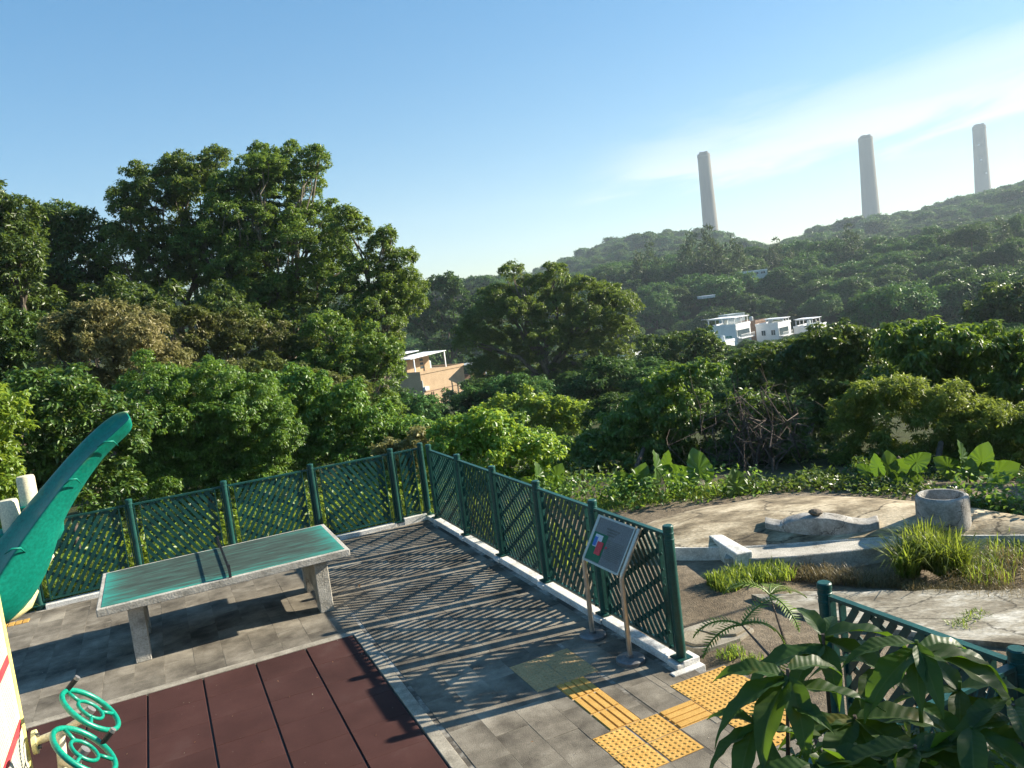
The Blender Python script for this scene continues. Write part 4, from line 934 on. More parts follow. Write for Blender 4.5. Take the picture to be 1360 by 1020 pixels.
PC = [proto_crown(60 + i, 4.0, .8, M['lf_casu'], 'casu') for i in range(2)]
TR = MB().tube([(0, 0, -1.2), (.1, 0, 1.5), (0, .1, 3.6)], [.28, .2, .12], 7).mesh('trunk', M['bark'], smooth=True)
hill_trees = [  # px, py of the crown's middle, radius px, distance, kind
    (845, 372, 26, 330, 1), (870, 362, 26, 335, 1), (915, 352, 30, 325, 1), (948, 350, 32, 325, 1), (975, 355, 26, 330, 1), (1030, 345, 18, 360, 1), (1048, 362, 20, 350, 1), (1132, 330, 20, 350, 1), (1330, 318, 18, 330, 1), (1165, 345, 16, 350, 1),
    (1085, 372, 22, 330, 0), (1110, 362, 20, 340, 0), (1060, 395, 22, 300, 0), (1030, 385, 20, 310, 0), (1005, 390, 18, 310, 0), (1150, 362, 26, 330, 0), (1190, 345, 24, 335, 0), (1222, 330, 28, 330, 0), (1258, 322, 24, 335, 0), (1290, 318, 26, 330, 0), (1200, 375, 26, 300, 0), (1240, 362, 28, 300, 0), (1280, 352, 26, 300, 0), (1312, 350, 24, 290, 0), (1345, 340, 26, 290, 0), (1120, 395, 24, 280, 0), (1160, 400, 24, 270, 0), (1205, 408, 24, 260, 0), (1245, 398, 24, 265, 0), (1290, 388, 26, 255, 0), (1330, 378, 26, 260, 0), (985, 402, 18, 290, 0), (950, 392, 18, 290, 0), (905, 395, 20, 290, 0), (870, 405, 20, 280, 0), (835, 405, 18, 290, 0), (1350, 300, 18, 360, 0), (1090, 410, 20, 260, 0), (1070, 340, 16, 370, 0), (1100, 340, 16, 370, 0)]
lab_r = 'round green tree in the wood on the slope below the chimneys'; lab_c = 'feathery upright casuarina on the slope below the chimneys'
for i, (px, py, rp, D, kd_) in enumerate(hill_trees):
    rr = rp * D / FPX; c = at(px, py, D); s_ = rr / (3.3 if kd_ else 4.4)
    gz = ground_z(c.x, c.y); 
    zb = c.z - (4.6 if kd_ == 0 else 6.0) * s_
    lift = 1.0
    t_ = thing('casuarina_tree' if kd_ else 'hillside_tree', lab_c if kd_ else lab_r, 'tree', (c.x, c.y, min(zb, gz + lift)), rnd.uniform(0, 6.28), 'casuarinas on the slope' if kd_ else 'round trees on the slope')
    sz_ = s_ * (1.0 if zb <= gz + lift else 1.0 + (zb - gz - lift) / (5 * s_)); t_.scale = (s_, s_, sz_)
    put('crown', (PC if kd_ else PR)[i % (2 if kd_ else 5)], t_); put('trunk', TR, t_).scale = (1, 1, 1.2)
dk = tree_px('leafy_tree', 'dark rounded tree against the slope at the right edge', 'tree', 90,
        [(1310, 415, 22), (1335, 400, 24), (1365, 400, 26), (1300, 435, 20), (1335, 430, 26), (1375, 430, 30), (1345, 455, 26)], .4, M['lf_dark'], (1340, 480, 90), .3, seed=41, clus=34, dens=22)

def instanced_stuff(name, pts, rot, scl, protos, label=None):
    """points carrying copies of a few crowns, one object"""
    me = bpy.data.meshes.new(name); me.from_pydata([tuple(p) for p in pts], [], [])
    for nm, dat in (('rot', rot), ('scl', scl)):
        a_ = me.attributes.new(nm, 'FLOAT', 'POINT'); a_.data.foreach_set('value', np.asarray(dat, np.float32))
    pcol = bpy.data.collections.new(name + '_kinds')
    for m_ in protos:
        o_ = bpy.data.objects.new(name + '_kind', m_); pcol.objects.link(o_)
    o = put(name, me); o['kind'] = 'stuff'
    ng = bpy.data.node_groups.new(name, 'GeometryNodeTree')
    ng.interface.new_socket('Geometry', in_out='INPUT', socket_type='NodeSocketGeometry'); ng.interface.new_socket('Geometry', in_out='OUTPUT', socket_type='NodeSocketGeometry')
    N, K = ng.nodes, ng.links
    gi, go_ = N.new('NodeGroupInput'), N.new('NodeGroupOutput')
    ci = N.new('GeometryNodeCollectionInfo'); ci.inputs['Collection'].default_value = pcol; ci.inputs['Separate Children'].default_value = True; ci.inputs['Reset Children'].default_value = True
    ip = N.new('GeometryNodeInstanceOnPoints'); ip.inputs['Pick Instance'].default_value = True
    def attr(nm): q = N.new('GeometryNodeInputNamedAttribute'); q.data_type = 'FLOAT'; q.inputs['Name'].default_value = nm; return q.outputs['Attribute']
    cx = N.new('ShaderNodeCombineXYZ'); K.new(attr('rot'), cx.inputs[2])
    K.new(gi.outputs[0], ip.inputs['Points']); K.new(ci.outputs[0], ip.inputs['Instance']); K.new(cx.outputs[0], ip.inputs['Rotation']); K.new(attr('scl'), ip.inputs['Scale'])
    K.new(ip.outputs[0], go_.inputs[0])
    o.modifiers.new('scatter', 'NODES').node_group = ng
    return o
g = np.random.default_rng(77)
def scatter(n, d0, d1, a0, a1, s0, s1, sink, keep=lambda a_, D: True):
    P_, S_ = [], []
    while len(P_) < n:
        a_ = R(g.uniform(a0, a1)); D = math.sqrt(g.uniform(d0 ** 2, d1 ** 2))
        if not keep(a_, D): continue
        x, y = D * math.sin(a_), D * math.cos(a_); k = g.uniform(s0, s1); P_.append((x, y, ground_z(x, y) - sink * k)); S_.append(k)
    return P_, S_
def nearslope(a_, D):
    if D < 290 and R(10) < a_ < R(25): return D > 262
    if D < 228: return a_ > R(25)
    return not (a_ < R(-2) and g.random() < .5)
pts, sc_l = scatter(850, 185, 470, -42, 46, 1.1, 2.6, 1.8, nearslope)
instanced_stuff('hillside_wood', pts, g.uniform(0, 6.28, len(pts)), sc_l, PR)
PRs = [proto_crown(80 + i, 4.0, .6, M['lf_hill']) for i in range(4)]
pts, sc_l = scatter(5500, 470, 1000, -20, 46, 0.6, 2.0, 2.8, lambda a_, D: a_ > R(-4) or g.random() < .5)
q_, k_ = scatter(260, 700, 960, -4, 46, 1.8, 2.9, 2.0); pts += q_; sc_l += k_
instanced_stuff('ridge_wood', pts, g.uniform(0, 6.28, len(pts)), sc_l, PRs)
pts, sc_l = scatter(3600, 24, 215, -42, 44, .2, .6, 1.2, lambda a_, D: not (52 < D < 140 and R(-10) < a_ < R(-0.5)) and not (D > 180 and R(9) < a_ < R(26)))
sc_l = [k * (.55 if math.hypot(p_[0], p_[1]) < 45 else 1.0) for k, p_ in zip(sc_l, pts)]
instanced_stuff('valley_scrub', pts, g.uniform(0, 6.28, len(pts)), sc_l, PR[:3])
# a tree beside the path, right of the view: its crown shades the plants on the bank
g = np.random.default_rng(91); tb = Vector((6.9, 3.4, 0)); tb.z = ground_z(tb.x, tb.y)
pt_ = thing('leafy_tree', 'leafy tree beside the path right of the foreground plants', 'tree', tb)
put('crown', crown_mesh('crown', M['lf_tree'], [(np.array(c_) - np.array([0, 0, tb.z]), r_) for c_, r_ in (((-.2, -.3, 4.5), .95), ((.3, .5, 4.8), .9), ((.6, -.5, 4.2), .9), ((-.4, .3, 3.9), .75), ((.1, -.9, 5.1), .8), ((.5, .2, 3.5), .7))], .13, g, dens=22), pt_)
MB().tube([(0, 0, -.2), (.1, 0, 1.8), (0, .1, 3.2)], [.12, .1, .07], 8).build('trunk', M['bark'], pt_, smooth=True)
tb = Vector((10.8, 11.1, 0)); tb.z = ground_z(tb.x, tb.y)
pt_ = thing('leafy_tree', 'unseen leafy tree added right of the grave apron to shade the paving', 'tree', tb)
put('crown', crown_mesh('crown', M['lf_tree'], [(np.array(c_) - np.array([tb.x, tb.y, tb.z]), r_) for c_, r_ in (((7.36, 9.16, 3.66), .47), ((7.5, 9.3, 3.8), .36), ((10.6, 10.9, 2.0), .6), ((11.2, 11.2, 2.4), .7), ((10.9, 11.6, 1.7), .6))], .11, g, dens=34), pt_)  # unseen crown, added so its near clump throws shade on the tactile tiles
tm = MB().tube([(0, 0, -.2), (.1, 0, 1.4), (0, .1, 2.4)], [.1, .08, .06], 8); tm.tube([(0, 0, 1.6), (-1.6, -.9, 2.9), (-3.3, -1.8, 3.8)], [.05, .035, .015], 6); tm.build('trunk', M['bark'], pt_, smooth=True)

# ------------------------------------------------------------------ houses in the valley
def house(label, px, py, D, w, d, h, phi, mat, wins_r=(), wins_l=(), parapet=.5, name='village_house', glass='glass', balc=(), pergola=None, frame='white', sink=3.0, roof=None):
    c = at(px, py, D); o = thing(name, label, 'house', (c.x, c.y, c.z - h), phi)
    mb = MB().span((0, 0, -sink), (w, d, h)); wl_ = mb.build('wall', M[mat], o)
    rf = MB().span((-.12, -.12, h - parapet * .2), (w + .12, d + .12, h + .04))
    for a_, b_ in (((-.1, -.1), (w + .1, .12)), ((-.1, d - .12), (w + .1, d + .1)), ((-.1, .121), (.12, d - .121)), ((w - .12, .121), (w + .1, d - .121))): rf.span((*a_, h + .041), (*b_, h + parapet))
    rf.build('parapet', M[roof or mat], o)
    for side, ws in (('r', wins_r), ('l', wins_l)):
        for (u, z_, ww, hh) in ws:
            f = MB()
            def bx(a0, a1, z0, z1, dep0, dep1):
                if side == 'r': f.span((a0, -dep1, z0), (a1, -dep0, z1))
                else: f.span((-dep1, a0, z0), (-dep0, a1, z1))
            bx(u, u + ww, z_, z_ + .08, .0, .09); bx(u, u + ww, z_ + hh - .08, z_ + hh, .0, .09); bx(u, u + .08, z_ + .081, z_ + hh - .081, .0, .09); bx(u + ww - .08, u + ww, z_ + .081, z_ + hh - .081, .0, .09); bx(u + ww / 2 - .03, u + ww / 2 + .03, z_ + .081, z_ + hh - .081, .0, .08)
            fo = f.build('window', M[frame], o)
            f = MB(); bx(u + .081, u + ww - .081, z_ + .081, z_ + hh - .081, .02, .05); f.build('pane', M[glass], fo)
    for (u0, u1, z_, dep) in balc:
        f = MB().span((u0, -dep, z_ - .14), (u1, -.002, z_)); f.build('balcony_slab', M[mat], o)
        f = MB(); f.span((u0, -dep, z_ + .9), (u1, -dep + .06, z_ + .98)); 
        k = u0
        while k < u1: f.span((k, -dep + .01, z_ + .001), (k + .05, -dep + .05, z_ + .899)); k += .45
        f.build('railing', M[frame], o)
        MB().span((u0 + .3, -.05, z_ + .05), (u1 - .3, -.01, z_ + 2.1)).build('balcony_door', M['glass'], o)
    if h > 3:
        MB().lathe([(0, h + .06), (.55, h + .06), (.55, h + 1.2), (.4, h + 1.35), (0, h + 1.35)], 14, (w * .8, d * .75, 0)).build('water_tank', M['greyroof'], o, smooth=True)
        f = MB()
        for (u_, z_) in ((.3, h * .62), (w - 1.1, h * .3)): f.box((u_ + .4, -.22, z_), (.8, .4, .55))
        kind(f.build('air_conditioner', M['roofwhite'], o), 'stuff')
        f = MB().box((.18, -.07, h / 2 - .5), (.09, .09, h - 1)); f.build('drain_pipe', M['greyroof'], o)
    if pergola:
        x0, x1, y0, y1, hh = pergola; f = MB()
        for x_ in (x0, (x0 + x1) / 2, x1):
            for y_ in (y0, y1): f.box((x_, y_, h + hh / 2), (.14, .14, hh))
        for x_ in (x0, x1): f.box((x_, (y0 + y1) / 2, h + hh - .2), (.1, y1 - y0 - .15, .14))
        f.build('rooftop_frame', M['white'], o)
        MB().span((x0 - .4, y0 - .4, h + hh + .001), (x1 + .4, y1 + .4, h + hh + .13)).build('rooftop_canopy', M['roofwhite'], o)
    return o
P45 = R(44)
th_ = house('tan two storey house with white metal canopy on its roof terrace', 558, 497, 120, 9.6, 8.0, 6.0, R(50), 'tan', sink=6,
            wins_r=((5.3, 1.1, 1.3, 1.5), (5.3, -1.6, 1.3, 1.2)), wins_l=((2.0, .8, 1.6, 1.3),), parapet=.35, name='tan_house')
b_ = MB().span((-.0, -.03, 3.1), (9.62, -.001, 3.22)); b_.build('string_course', M['brownwall'], th_)
dp = MB(); dp.box((1.9, -.06, 1.0), (.1, .08, 4.0)); dp.box((2.3, -.06, 1.0), (.08, .08, 4.0)); dp.build('drain_pipe', M['brownwall'], th_)
up_ = MB().span((.4, 3.2, 6.05), (5.4, 7.6, 8.3)).build('upper_room', M['tan'], th_)
MB().span((.37, 4.2, 6.9), (.399, 6.4, 7.9)).build('upper_window', M['glass'], th_)
wv_ = MB()
for z_ in (6.5, 7.1, 7.7): wv_.span((3.3, 3.17, z_), (4.0, 3.199, z_ + .35))
wv_.build('small_window', M['glass'], th_)['kind'] = 'stuff'
cn = MB().add([(-.6, 1.0, 8.35), (7.2, 1.0, 8.75), (7.2, 6.2, 8.75), (-.6, 6.2, 8.35), (-.6, 1.0, 8.45), (7.2, 1.0, 8.85), (7.2, 6.2, 8.85), (-.6, 6.2, 8.45)], [(3, 2, 1, 0), (4, 5, 6, 7), (0, 1, 5, 4), (1, 2, 6, 5), (2, 3, 7, 6), (3, 0, 4, 7)])
cn.build('canopy', M['roofwhite'], th_)
cn = MB().add([(-1.6, 4.2, 9.0), (4.4, 4.2, 9.25), (4.4, 8.4, 9.25), (-1.6, 8.4, 9.0), (-1.6, 4.2, 9.1), (4.4, 4.2, 9.35), (4.4, 8.4, 9.35), (-1.6, 8.4, 9.1)], [(3, 2, 1, 0), (4, 5, 6, 7), (0, 1, 5, 4), (1, 2, 6, 5), (2, 3, 7, 6), (3, 0, 4, 7)])
cn.build('canopy', M['roofwhite'], th_)
for (x_, y_) in ((6.9, 1.2), (6.9, 6.0), (.2, 1.2)): MB().span((x_ - .08, y_ - .08, 6.05), (x_ + .08, y_ + .08, 8.42 + .04 * x_)).build('canopy_post', M['roofwhite'], th_)
sh = at(637, 480, 128)
cp = thing('metal_shelter', 'pale sheet metal shelter beside the tan house', 'shelter', (sh.x, sh.y, sh.z - 3), R(30))
MB().add([(-3, -2, 2.75), (3, -2, 3.1), (3, 2, 3.1), (-3, 2, 2.75), (-3, -2, 2.85), (3, -2, 3.2), (3, 2, 3.2), (-3, 2, 2.85)], [(3, 2, 1, 0), (4, 5, 6, 7), (0, 1, 5, 4), (1, 2, 6, 5), (2, 3, 7, 6), (3, 0, 4, 7)]).build('roof', M['greyroof'], cp)
for x_ in (-2.7, 0, 2.7):
    for y_ in (-1.7, 1.7): MB().span((x_ - .07, y_ - .07, -2), (x_ + .07, y_ + .07, 2.86 + .055 * x_)).build('post', M['greyroof'], cp)
MB().span((-2.5, 1.72, -2), (2.5, 1.9, 1.2)).build('back_wall', M['brownwall'], cp)
house('small white shed right of the tan house', 652, 507, 124, 3.2, 2.6, 1.6, R(48), 'white', parapet=.1, name='garden_shed')
house('white house with teal window and rooftop canopy, largest of the valley cluster', 977, 433, 215, 7.5, 8.4, 8.5, P45, 'white', wins_l=((1.2, 4.6, 2.0, 1.5), (4.6, 4.6, 1.5, 1.5), (1.2, 1.4, 1.8, 1.5)), wins_r=((.8, 1.0, 1.4, 1.4),), balc=((.3, 7.2, 5.2, 1.3), (.3, 7.2, 2.0, 1.3)), pergola=(.3, 7.0, .4, 8.0, 2.1), glass='greenglass')
house('white house with two columns of windows in the middle of the valley cluster', 1033, 431, 222, 7.2, 6.4, 10, P45, 'white', wins_l=((.8, 7.2, 1.3, 1.5), (3.6, 7.2, 1.3, 1.5), (.8, 4.0, 1.3, 1.5), (3.6, 4.0, 1.3, 1.5), (.8, .9, 1.3, 1.5)), wins_r=((4.8, 1.0, 1.3, 1.4),), balc=((.3, 6.0, 6.9, 1.2), (.3, 6.0, 3.7, 1.2)), pergola=(4.0, 7.0, .4, 5.4, 1.3))
house('white house with open rooftop frame at the right of the valley cluster', 1080, 434, 232, 8.2, 5.6, 8, P45, 'white', wins_l=((.8, 5.0, 1.3, 1.5), (3.2, 5.0, 1.2, 1.5)), wins_r=((5.4, 2.0, 1.3, 1.4),), balc=((.3, 7.6, 5.0, 1.3),), pergola=(.4, 5.0, .3, 5.0, 2.2))
house('low white house with three narrow windows below the cluster', 963, 455, 190, 4.2, 3.4, 5, P45, 'white', wins_r=((.4, 2.4, .8, 1.6), (1.6, 2.4, .8, 1.6), (2.8, 2.4, .8, 1.6)), wins_l=((.9, 2.4, 1.2, 1.4),))
house('brownish house wedged between the two largest white houses', 1003, 428, 226, 6.0, 5.0, 9, P45, 'brownwall', wins_r=((.6, 6.0, 1.5, 1.5), (.6, 2.8, 1.5, 1.5)), balc=((2.6, 5.6, 6.0, 1.0),))
house('pale building half hidden right of the central tree', 838, 473, 150, 3.6, 3.0, 3.6, P45, 'white', wins_r=((.5, 1.6, 2.2, 1.0),))
house('long low building with white roof high on the wooded slope', 985, 362, 318, 11, 5, 1.6, R(14), 'greyroof', sink=1.5, roof='roofwhite', wins_r=((1, .2, 2.2, 1.0), (5, .2, 2.2, 1.0), (8, .2, 2.2, 1.0)), parapet=.25)
house('narrow white building on the dark slope above the cluster', 932, 394, 275, 5.0, 3, .45, R(15), 'greyroof', sink=.3, roof='roofwhite', parapet=.15, wins_r=())
house('grey roofed building behind the white cluster', 966, 419, 245, 6.6, 4, 1.4, R(25), 'greyroof', sink=1.2, parapet=.15, wins_r=((1, 0, 1.5, 1.0), (4, 0, 1.5, 1.0)))
lp = at(940, 424, 205); lamp = thing('street_lamp', 'thin street lamp left of the white house cluster', 'street lamp', (lp.x, lp.y, lp.z - 7))
MB().tube([(0, 0, -2), (0, 0, 6.4), (-.25, 0, 6.85), (-.9, 0, 7.0)], [.09, .07, .06, .05], 8).build('pole', M['greyroof'], lamp, smooth=True)
MB().box((-1.25, 0, 6.98), (.8, .25, .12)).build('lamp_head', M['greyroof'], lamp, bevel=.03)

# ------------------------------------------------------------------ power station chimneys
for px, py, wpx, lab, lamps in ((934, 201, 15.5, 'leftmost of the three tall concrete chimneys beyond the hill', 0), (1149, 179, 16, 'middle one of the three tall concrete chimneys beyond the ridge', 0), (1300, 164, 13.5, 'rightmost tall concrete chimney with white lights up its shaft', 1)):
    d = ray(px, py); slope = d.z / math.hypot(d.x, d.y); D = 212 / slope
    c = at(px, py, D); r_ = wpx / 2 / FPX * (c - CAM).length
    ch = thing('chimney', lab, 'chimney', (c.x, c.y, 0), 0)
    MB().lathe([(r_ * 1.5, -8), (r_ * 1.34, 40), (r_ * 1.2, 90), (r_ * 1.08, 150), (r_, 205), (r_, 211), (r_ * .93, 211), (r_ * .93, 208), (0, 208)], 40).build('shaft', M['chim'], ch, smooth=True)
    for k in range(4):
        a_ = .6 + k * math.pi / 2
        MB().lathe([(r_ * .38, 205), (r_ * .38, 214), (r_ * .3, 214), (r_ * .3, 209)], 14, (math.cos(a_) * r_ * .45, math.sin(a_) * r_ * .45, 0)).build('flue', M['chimdark'], ch, smooth=True)
    for zz in (206,): MB().lathe([(r_ * 1.0 if zz > 200 else r_ * (1.08 if zz == 150 else 1.19), zz), ((r_ if zz > 200 else r_ * (1.08 if zz == 150 else 1.19)) + .7, zz + .2), ((r_ if zz > 200 else r_ * (1.08 if zz == 150 else 1.19)) + .7, zz + 1.6), (r_ * .98 if zz > 200 else r_ * (1.07 if zz == 150 else 1.18), zz + 1.8)], 40).build('gallery', M['chimdark'], ch, smooth=True)
    if lamps:
        tc_ = Vector((-c.x, -c.y, 0)).normalized(); sd_ = Vector((tc_.y, -tc_.x, 0)) * -1
        for zz, off in ((178, -.2), (152, .0), (128, .5)):
            rr = r_ * (1.04 + (205 - zz) / 205 * .3)
            MB().box((tc_ * math.sqrt(max(.1, 1 - off * off)) + sd_ * off) * rr + Vector((0, 0, zz)), (2.2, 2.2, 2.2)).build('light_housing', M['roofwhite'], ch)

# ------------------------------------------------------------------ elephant ears
def ear_mesh(g, size):
    n = 52; rings = (0.0, .3, .62, .85, 1.0); V = []; F = []
    for i, f in enumerate(rings):
        for k in range(n):
            a_ = -math.pi + 2 * math.pi * k / n; ca = math.cos(a_ / 2)
            t_ = abs(a_) / math.pi
            r_ = 1.0 - .42 * min(1, t_ / .3) ** .75 + .12 * smooth(.45, .78, t_) - .5 * smooth(.86, 1.0, t_)
            x, y = r_ * f * math.cos(a_), r_ * f * math.sin(a_)
            z = .16 * abs(y) ** 1.2 * 1.5 - .10 * x * x * (1 if x > 0 else .3) + .05 * f * math.cos(a_ * 13) * (.35 + abs(y)) + .02 * f * f * math.sin(a_ * 5 + g.uniform(0, 6))
            V.append((x * size, y * size, z * size))
    for i in range(len(rings) - 1):
        for k in range(n):
            F.append((i * n + k, i * n + (k + 1) % n, (i + 1) * n + (k + 1) % n, (i + 1) * n + k))
    return np.array(V), np.array(F)
def ear_plant(label, D, base_px, leaves, seed):
    g = np.random.default_rng(seed); b = G(base_px[0], base_px[1], -.1) if False else at(base_px[0], base_px[1], D)
    b.z = ground_z(b.x, b.y, False)
    o = thing('elephant_ear_plant', label, 'plant', b)
    for (px, py, rp, lean, face) in leaves:
        # lean: tip direction away from straight up in the picture (degrees, right positive); face: turn about the vertical
        c = at(px, py, D + g.uniform(-.25, .25)) - b; sz = rp * D / FPX * (1.65 if seed <= 4 else 1.3)
        V, F = ear_mesh(g, sz)
        me = np_mesh('leaf', V, F, M['lf_ear'], True)
        toc = Vector((-b.x, -b.y, .35)).normalized(); nrm = (Matrix.Rotation(R(face), 3, 'Z') @ toc).normalized()
        upv = (Matrix.Rotation(R(-lean), 3, toc) @ Vector((0, 0, 1))); xa = (upv - nrm * upv.dot(nrm)).normalized(); ya = nrm.cross(xa)
        lo_ = put('leaf', me, o); 
        mt = Matrix((xa, ya, nrm)).transposed().to_4x4(); att = c - xa * sz * .25; mt.translation = att; lo_.matrix_local = mt
        q = Vector((att.x * .35, att.y * .35, 0)); st = MB().tube([q, q.lerp(att, .6) + Vector((0, 0, .06)), att], [.016, .012, .008], 6)
        st.build('stalk', M['lf_ear'], o, smooth=True)
    return o
ear_plant('elephant ear plant with one large upright backlit leaf left of the grave', 13.0, (905, 668),
          [(926, 617, 19, -8, 20), (897, 632, 20, -60, -10), (871, 615, 15, 25, 70), (887, 613, 13, 5, -50), (912, 647, 14, -30, 40), (940, 640, 10, 60, 60)], 1)
ear_plant('elephant ear plant with drooping leaves beside the fence rail', 13.2, (842, 668),
          [(852, 634, 17, 20, -25), (830, 642, 17, -35, 20), (868, 640, 14, 50, 30), (818, 652, 11, -60, 0)], 2)
ear_plant('single elephant ear with pleated leaf at the end of the grass strip', 12.8, (978, 664), [(977, 640, 16, 0, 30), (985, 656, 9, 70, 0), (968, 655, 9, -50, 30)], 3)
ear_plant('elephant ear plant just behind the lattice fence posts', 13.6, (728, 668), [(730, 641, 13, -15, 20), (741, 628, 12, 30, -20), (714, 627, 12, 5, 60), (752, 650, 11, 50, 20), (702, 640, 10, -60, 10)], 4)
ear_plant('elephant ear clump of wide green leaves left of the concrete ring', 13.2, (1188, 668),
          [(1180, 616, 18, 0, 20), (1205, 622, 20, -70, -20), (1222, 611, 15, 60, 0), (1192, 644, 15, 180, 10), (1165, 616, 14, -25, -40), (1148, 624, 12, -50, 20), (1213, 640, 12, 140, 30)], 5)
ear_plant('elephant ear clump of tall leaves behind the concrete ring', 13.4, (1290, 672),
          [(1254, 617, 16, -55, 30), (1276, 602, 18, -12, 75), (1306, 607, 20, 18, -25), (1332, 625, 20, 65, -15), (1288, 622, 13, 10, 10), (1340, 655, 14, 40, 40)], 6)

# ------------------------------------------------------------------ grass and weeds
def blades(name, spots, n, hgt, mat, seed, wid=.008, bend=.5):
    """spots: (x, y, z, radius, weight)"""
    g = np.random.default_rng(seed); w = np.array([s_[4] for s_ in spots], float); idx = g.choice(len(spots), n, p=w / w.sum())
    S = np.array([s_[:4] for s_ in spots])[idx]
    rr = S[:, 3] * np.sqrt(g.random(n)); aa = g.uniform(0, 6.283, n)
    P = np.stack([S[:, 0] + rr * np.cos(aa), S[:, 1] + rr * np.sin(aa), S[:, 2]], 1)
    h = hgt * (.4 + .8 * g.random(n)); az_ = g.uniform(0, 6.283, n); B = np.stack([np.cos(az_), np.sin(az_), np.zeros(n)], 1)
    side = np.stack([-B[:, 1], B[:, 0], np.zeros(n)], 1); be = bend * g.random(n) ** .7
    ws = wid * (.6 + .8 * g.random(n)); V = []
    for f, ww in ((0, 1), (.5, .85), (.85, .5)):
        ctr = P + B * (be * h * f * f)[:, None] + np.array([0, 0, 1]) * (h * (f - .35 * be * f * f))[:, None]
        V += [ctr + side * (ws * ww)[:, None], ctr - side * (ws * ww)[:, None]]
    tip = P + B * (be * h * 1.1)[:, None] + np.array([0, 0, 1]) * (h * (1 - .55 * be))[:, None]
    V.append(tip); V = np.stack(V, 1).reshape(-1, 3); i = np.arange(n)[:, None] * 7
    F = np.concatenate([i + np.array([t_]) for t_ in ((0, 1, 3), (0, 3, 2), (2, 3, 5), (2, 5, 4), (4, 5, 6))], 0)
    return kind(put(name, np_mesh(name, V, F, mat)), 'stuff')
def gs(px, py, r_, w=1, z=-.05): p = G(px, py, z); return (p.x, p.y, z, r_, w)
blades('grass_tuft', [gs(1238, 752, .2, 3), gs(1222, 745, .12, 1.5), gs(1260, 760, .18, 2), gs(1205, 765, .12, 1)], 1500, .5, M['grass'], 1, .008, 1.0)
blades('grass', [gs(965, 780, .18), gs(1000, 770, .22), gs(1030, 765, .22), gs(950, 775, .1), gs(985, 768, .2)], 1600, .17, M['grass'], 2, .006, .8)
blades('dry_grass', [gs(1060 + 28 * k, 764 + (3 * k if k < 6 else 16 + 2.0 * k), .2, 1, -.12) for k in range(12)], 5200, .17, M['drygrass'], 3, .003, 1.1)
blades('dry_grass', [gs(1300, 775, .3), gs(1340, 765, .35), gs(1360, 750, .3), gs(1320, 745, .2)], 900, .2, M['drygrass'], 4, .003, .9)
blades('grass', [gs(1290, 755, .3), gs(1330, 745, .3), gs(1355, 735, .3), gs(1310, 770, .25), gs(1345, 710, .3), gs(1335, 690, .2)], 900, .24, M['grass'], 5, .005, 1.1)
sp = []
for k in range(30):
    px = 760 + 8.2 * k; sp.append(gs(px, 690 - .14 * (px - 760) + rnd.uniform(-6, 4), .35, 1, -.1))
blades('grass', sp, 7000, .24, M['grass'], 6, .007, .9)
sp = []
for k in range(140):
    q = L(rnd.uniform(-8.5, .2), .55 + 2.2 * rnd.random() ** 1.2); sp.append((q.x, q.y, -.12, .3, 1))
blades('grass', sp, 9000, .42, M['grass'], 7, .010, .9)
sp = []
for k in range(60):
    q = L(rnd.uniform(.25, .9) + .3 * rnd.random(), rnd.uniform(-3.4, .4)); sp.append((q.x, q.y, -.1, .3, 1))
blades('grass', sp, 3500, .38, M['grass'], 8, .010, .9)
blades('grass', [gs(px, py, .1, 1, -.04) for px, py in ((965, 872), (1000, 880), (978, 866), (1290, 825), (1275, 835), (1300, 820))], 420, .09, M['grass'], 9, .005, 1.0)
def weeds(name, spots, n, leaf, mat, seed, hgt):
    g = np.random.default_rng(seed); S = np.array(spots)[g.integers(0, len(spots), n)]
    rr = S[:, 3] * np.sqrt(g.random(n)); aa = g.uniform(0, 6.283, n)
    P = np.stack([S[:, 0] + rr * np.cos(aa), S[:, 1] + rr * np.sin(aa), S[:, 2] + hgt * g.random(n) ** 1.3], 1)
    Ln = leaf * (.6 + .8 * g.random(n)); V, F = leaf_quads(P, g.normal(size=(n, 3)) * .6 + np.array([0, 0, .9]), rand_dirs(n, g), Ln, Ln * .6)
    return kind(put(name, np_mesh(name, V, F, mat)), 'stuff')
sp = [];
for k in range(160):
    q = L(rnd.uniform(-8.5, .6), .6 + 2.6 * rnd.random()); sp.append((q.x, q.y, -.15, .35))
weeds('weeds', sp, 9000, .09, M['lf_bright'], 10, .6)
sp = [gs(px, py, .4)[:4] for px, py in ((720, 676), (750, 672), (790, 672), (820, 668), (880, 672), (920, 668), (840, 678), (1300, 676), (1340, 684), (1355, 700), (985, 662))]
sp2 = [gs(px, 655 + (px - 1050) ** 2 * 4.5e-4 + q, .28)[:4] for px in range(985, 1365, 7) for q in (-7, 0) if rnd.random() < .45]
weeds('low_weeds', sp2, 4200, .07, M['lf_dark'], 13, .2)
weeds('weeds', sp, 2600, .08, M['lf_vine'], 11, .5)
sp = []
for k in range(260):
    a_ = R(rnd.uniform(-36, 11)); D = rnd.uniform(13.9, 24); x, y = D * math.sin(a_), D * math.cos(a_); sp.append((x, y, ground_z(x, y, False) - .1, .6))
weeds('ground_creeper', sp, 26000, .10, M['lf_dark'], 12, .45)
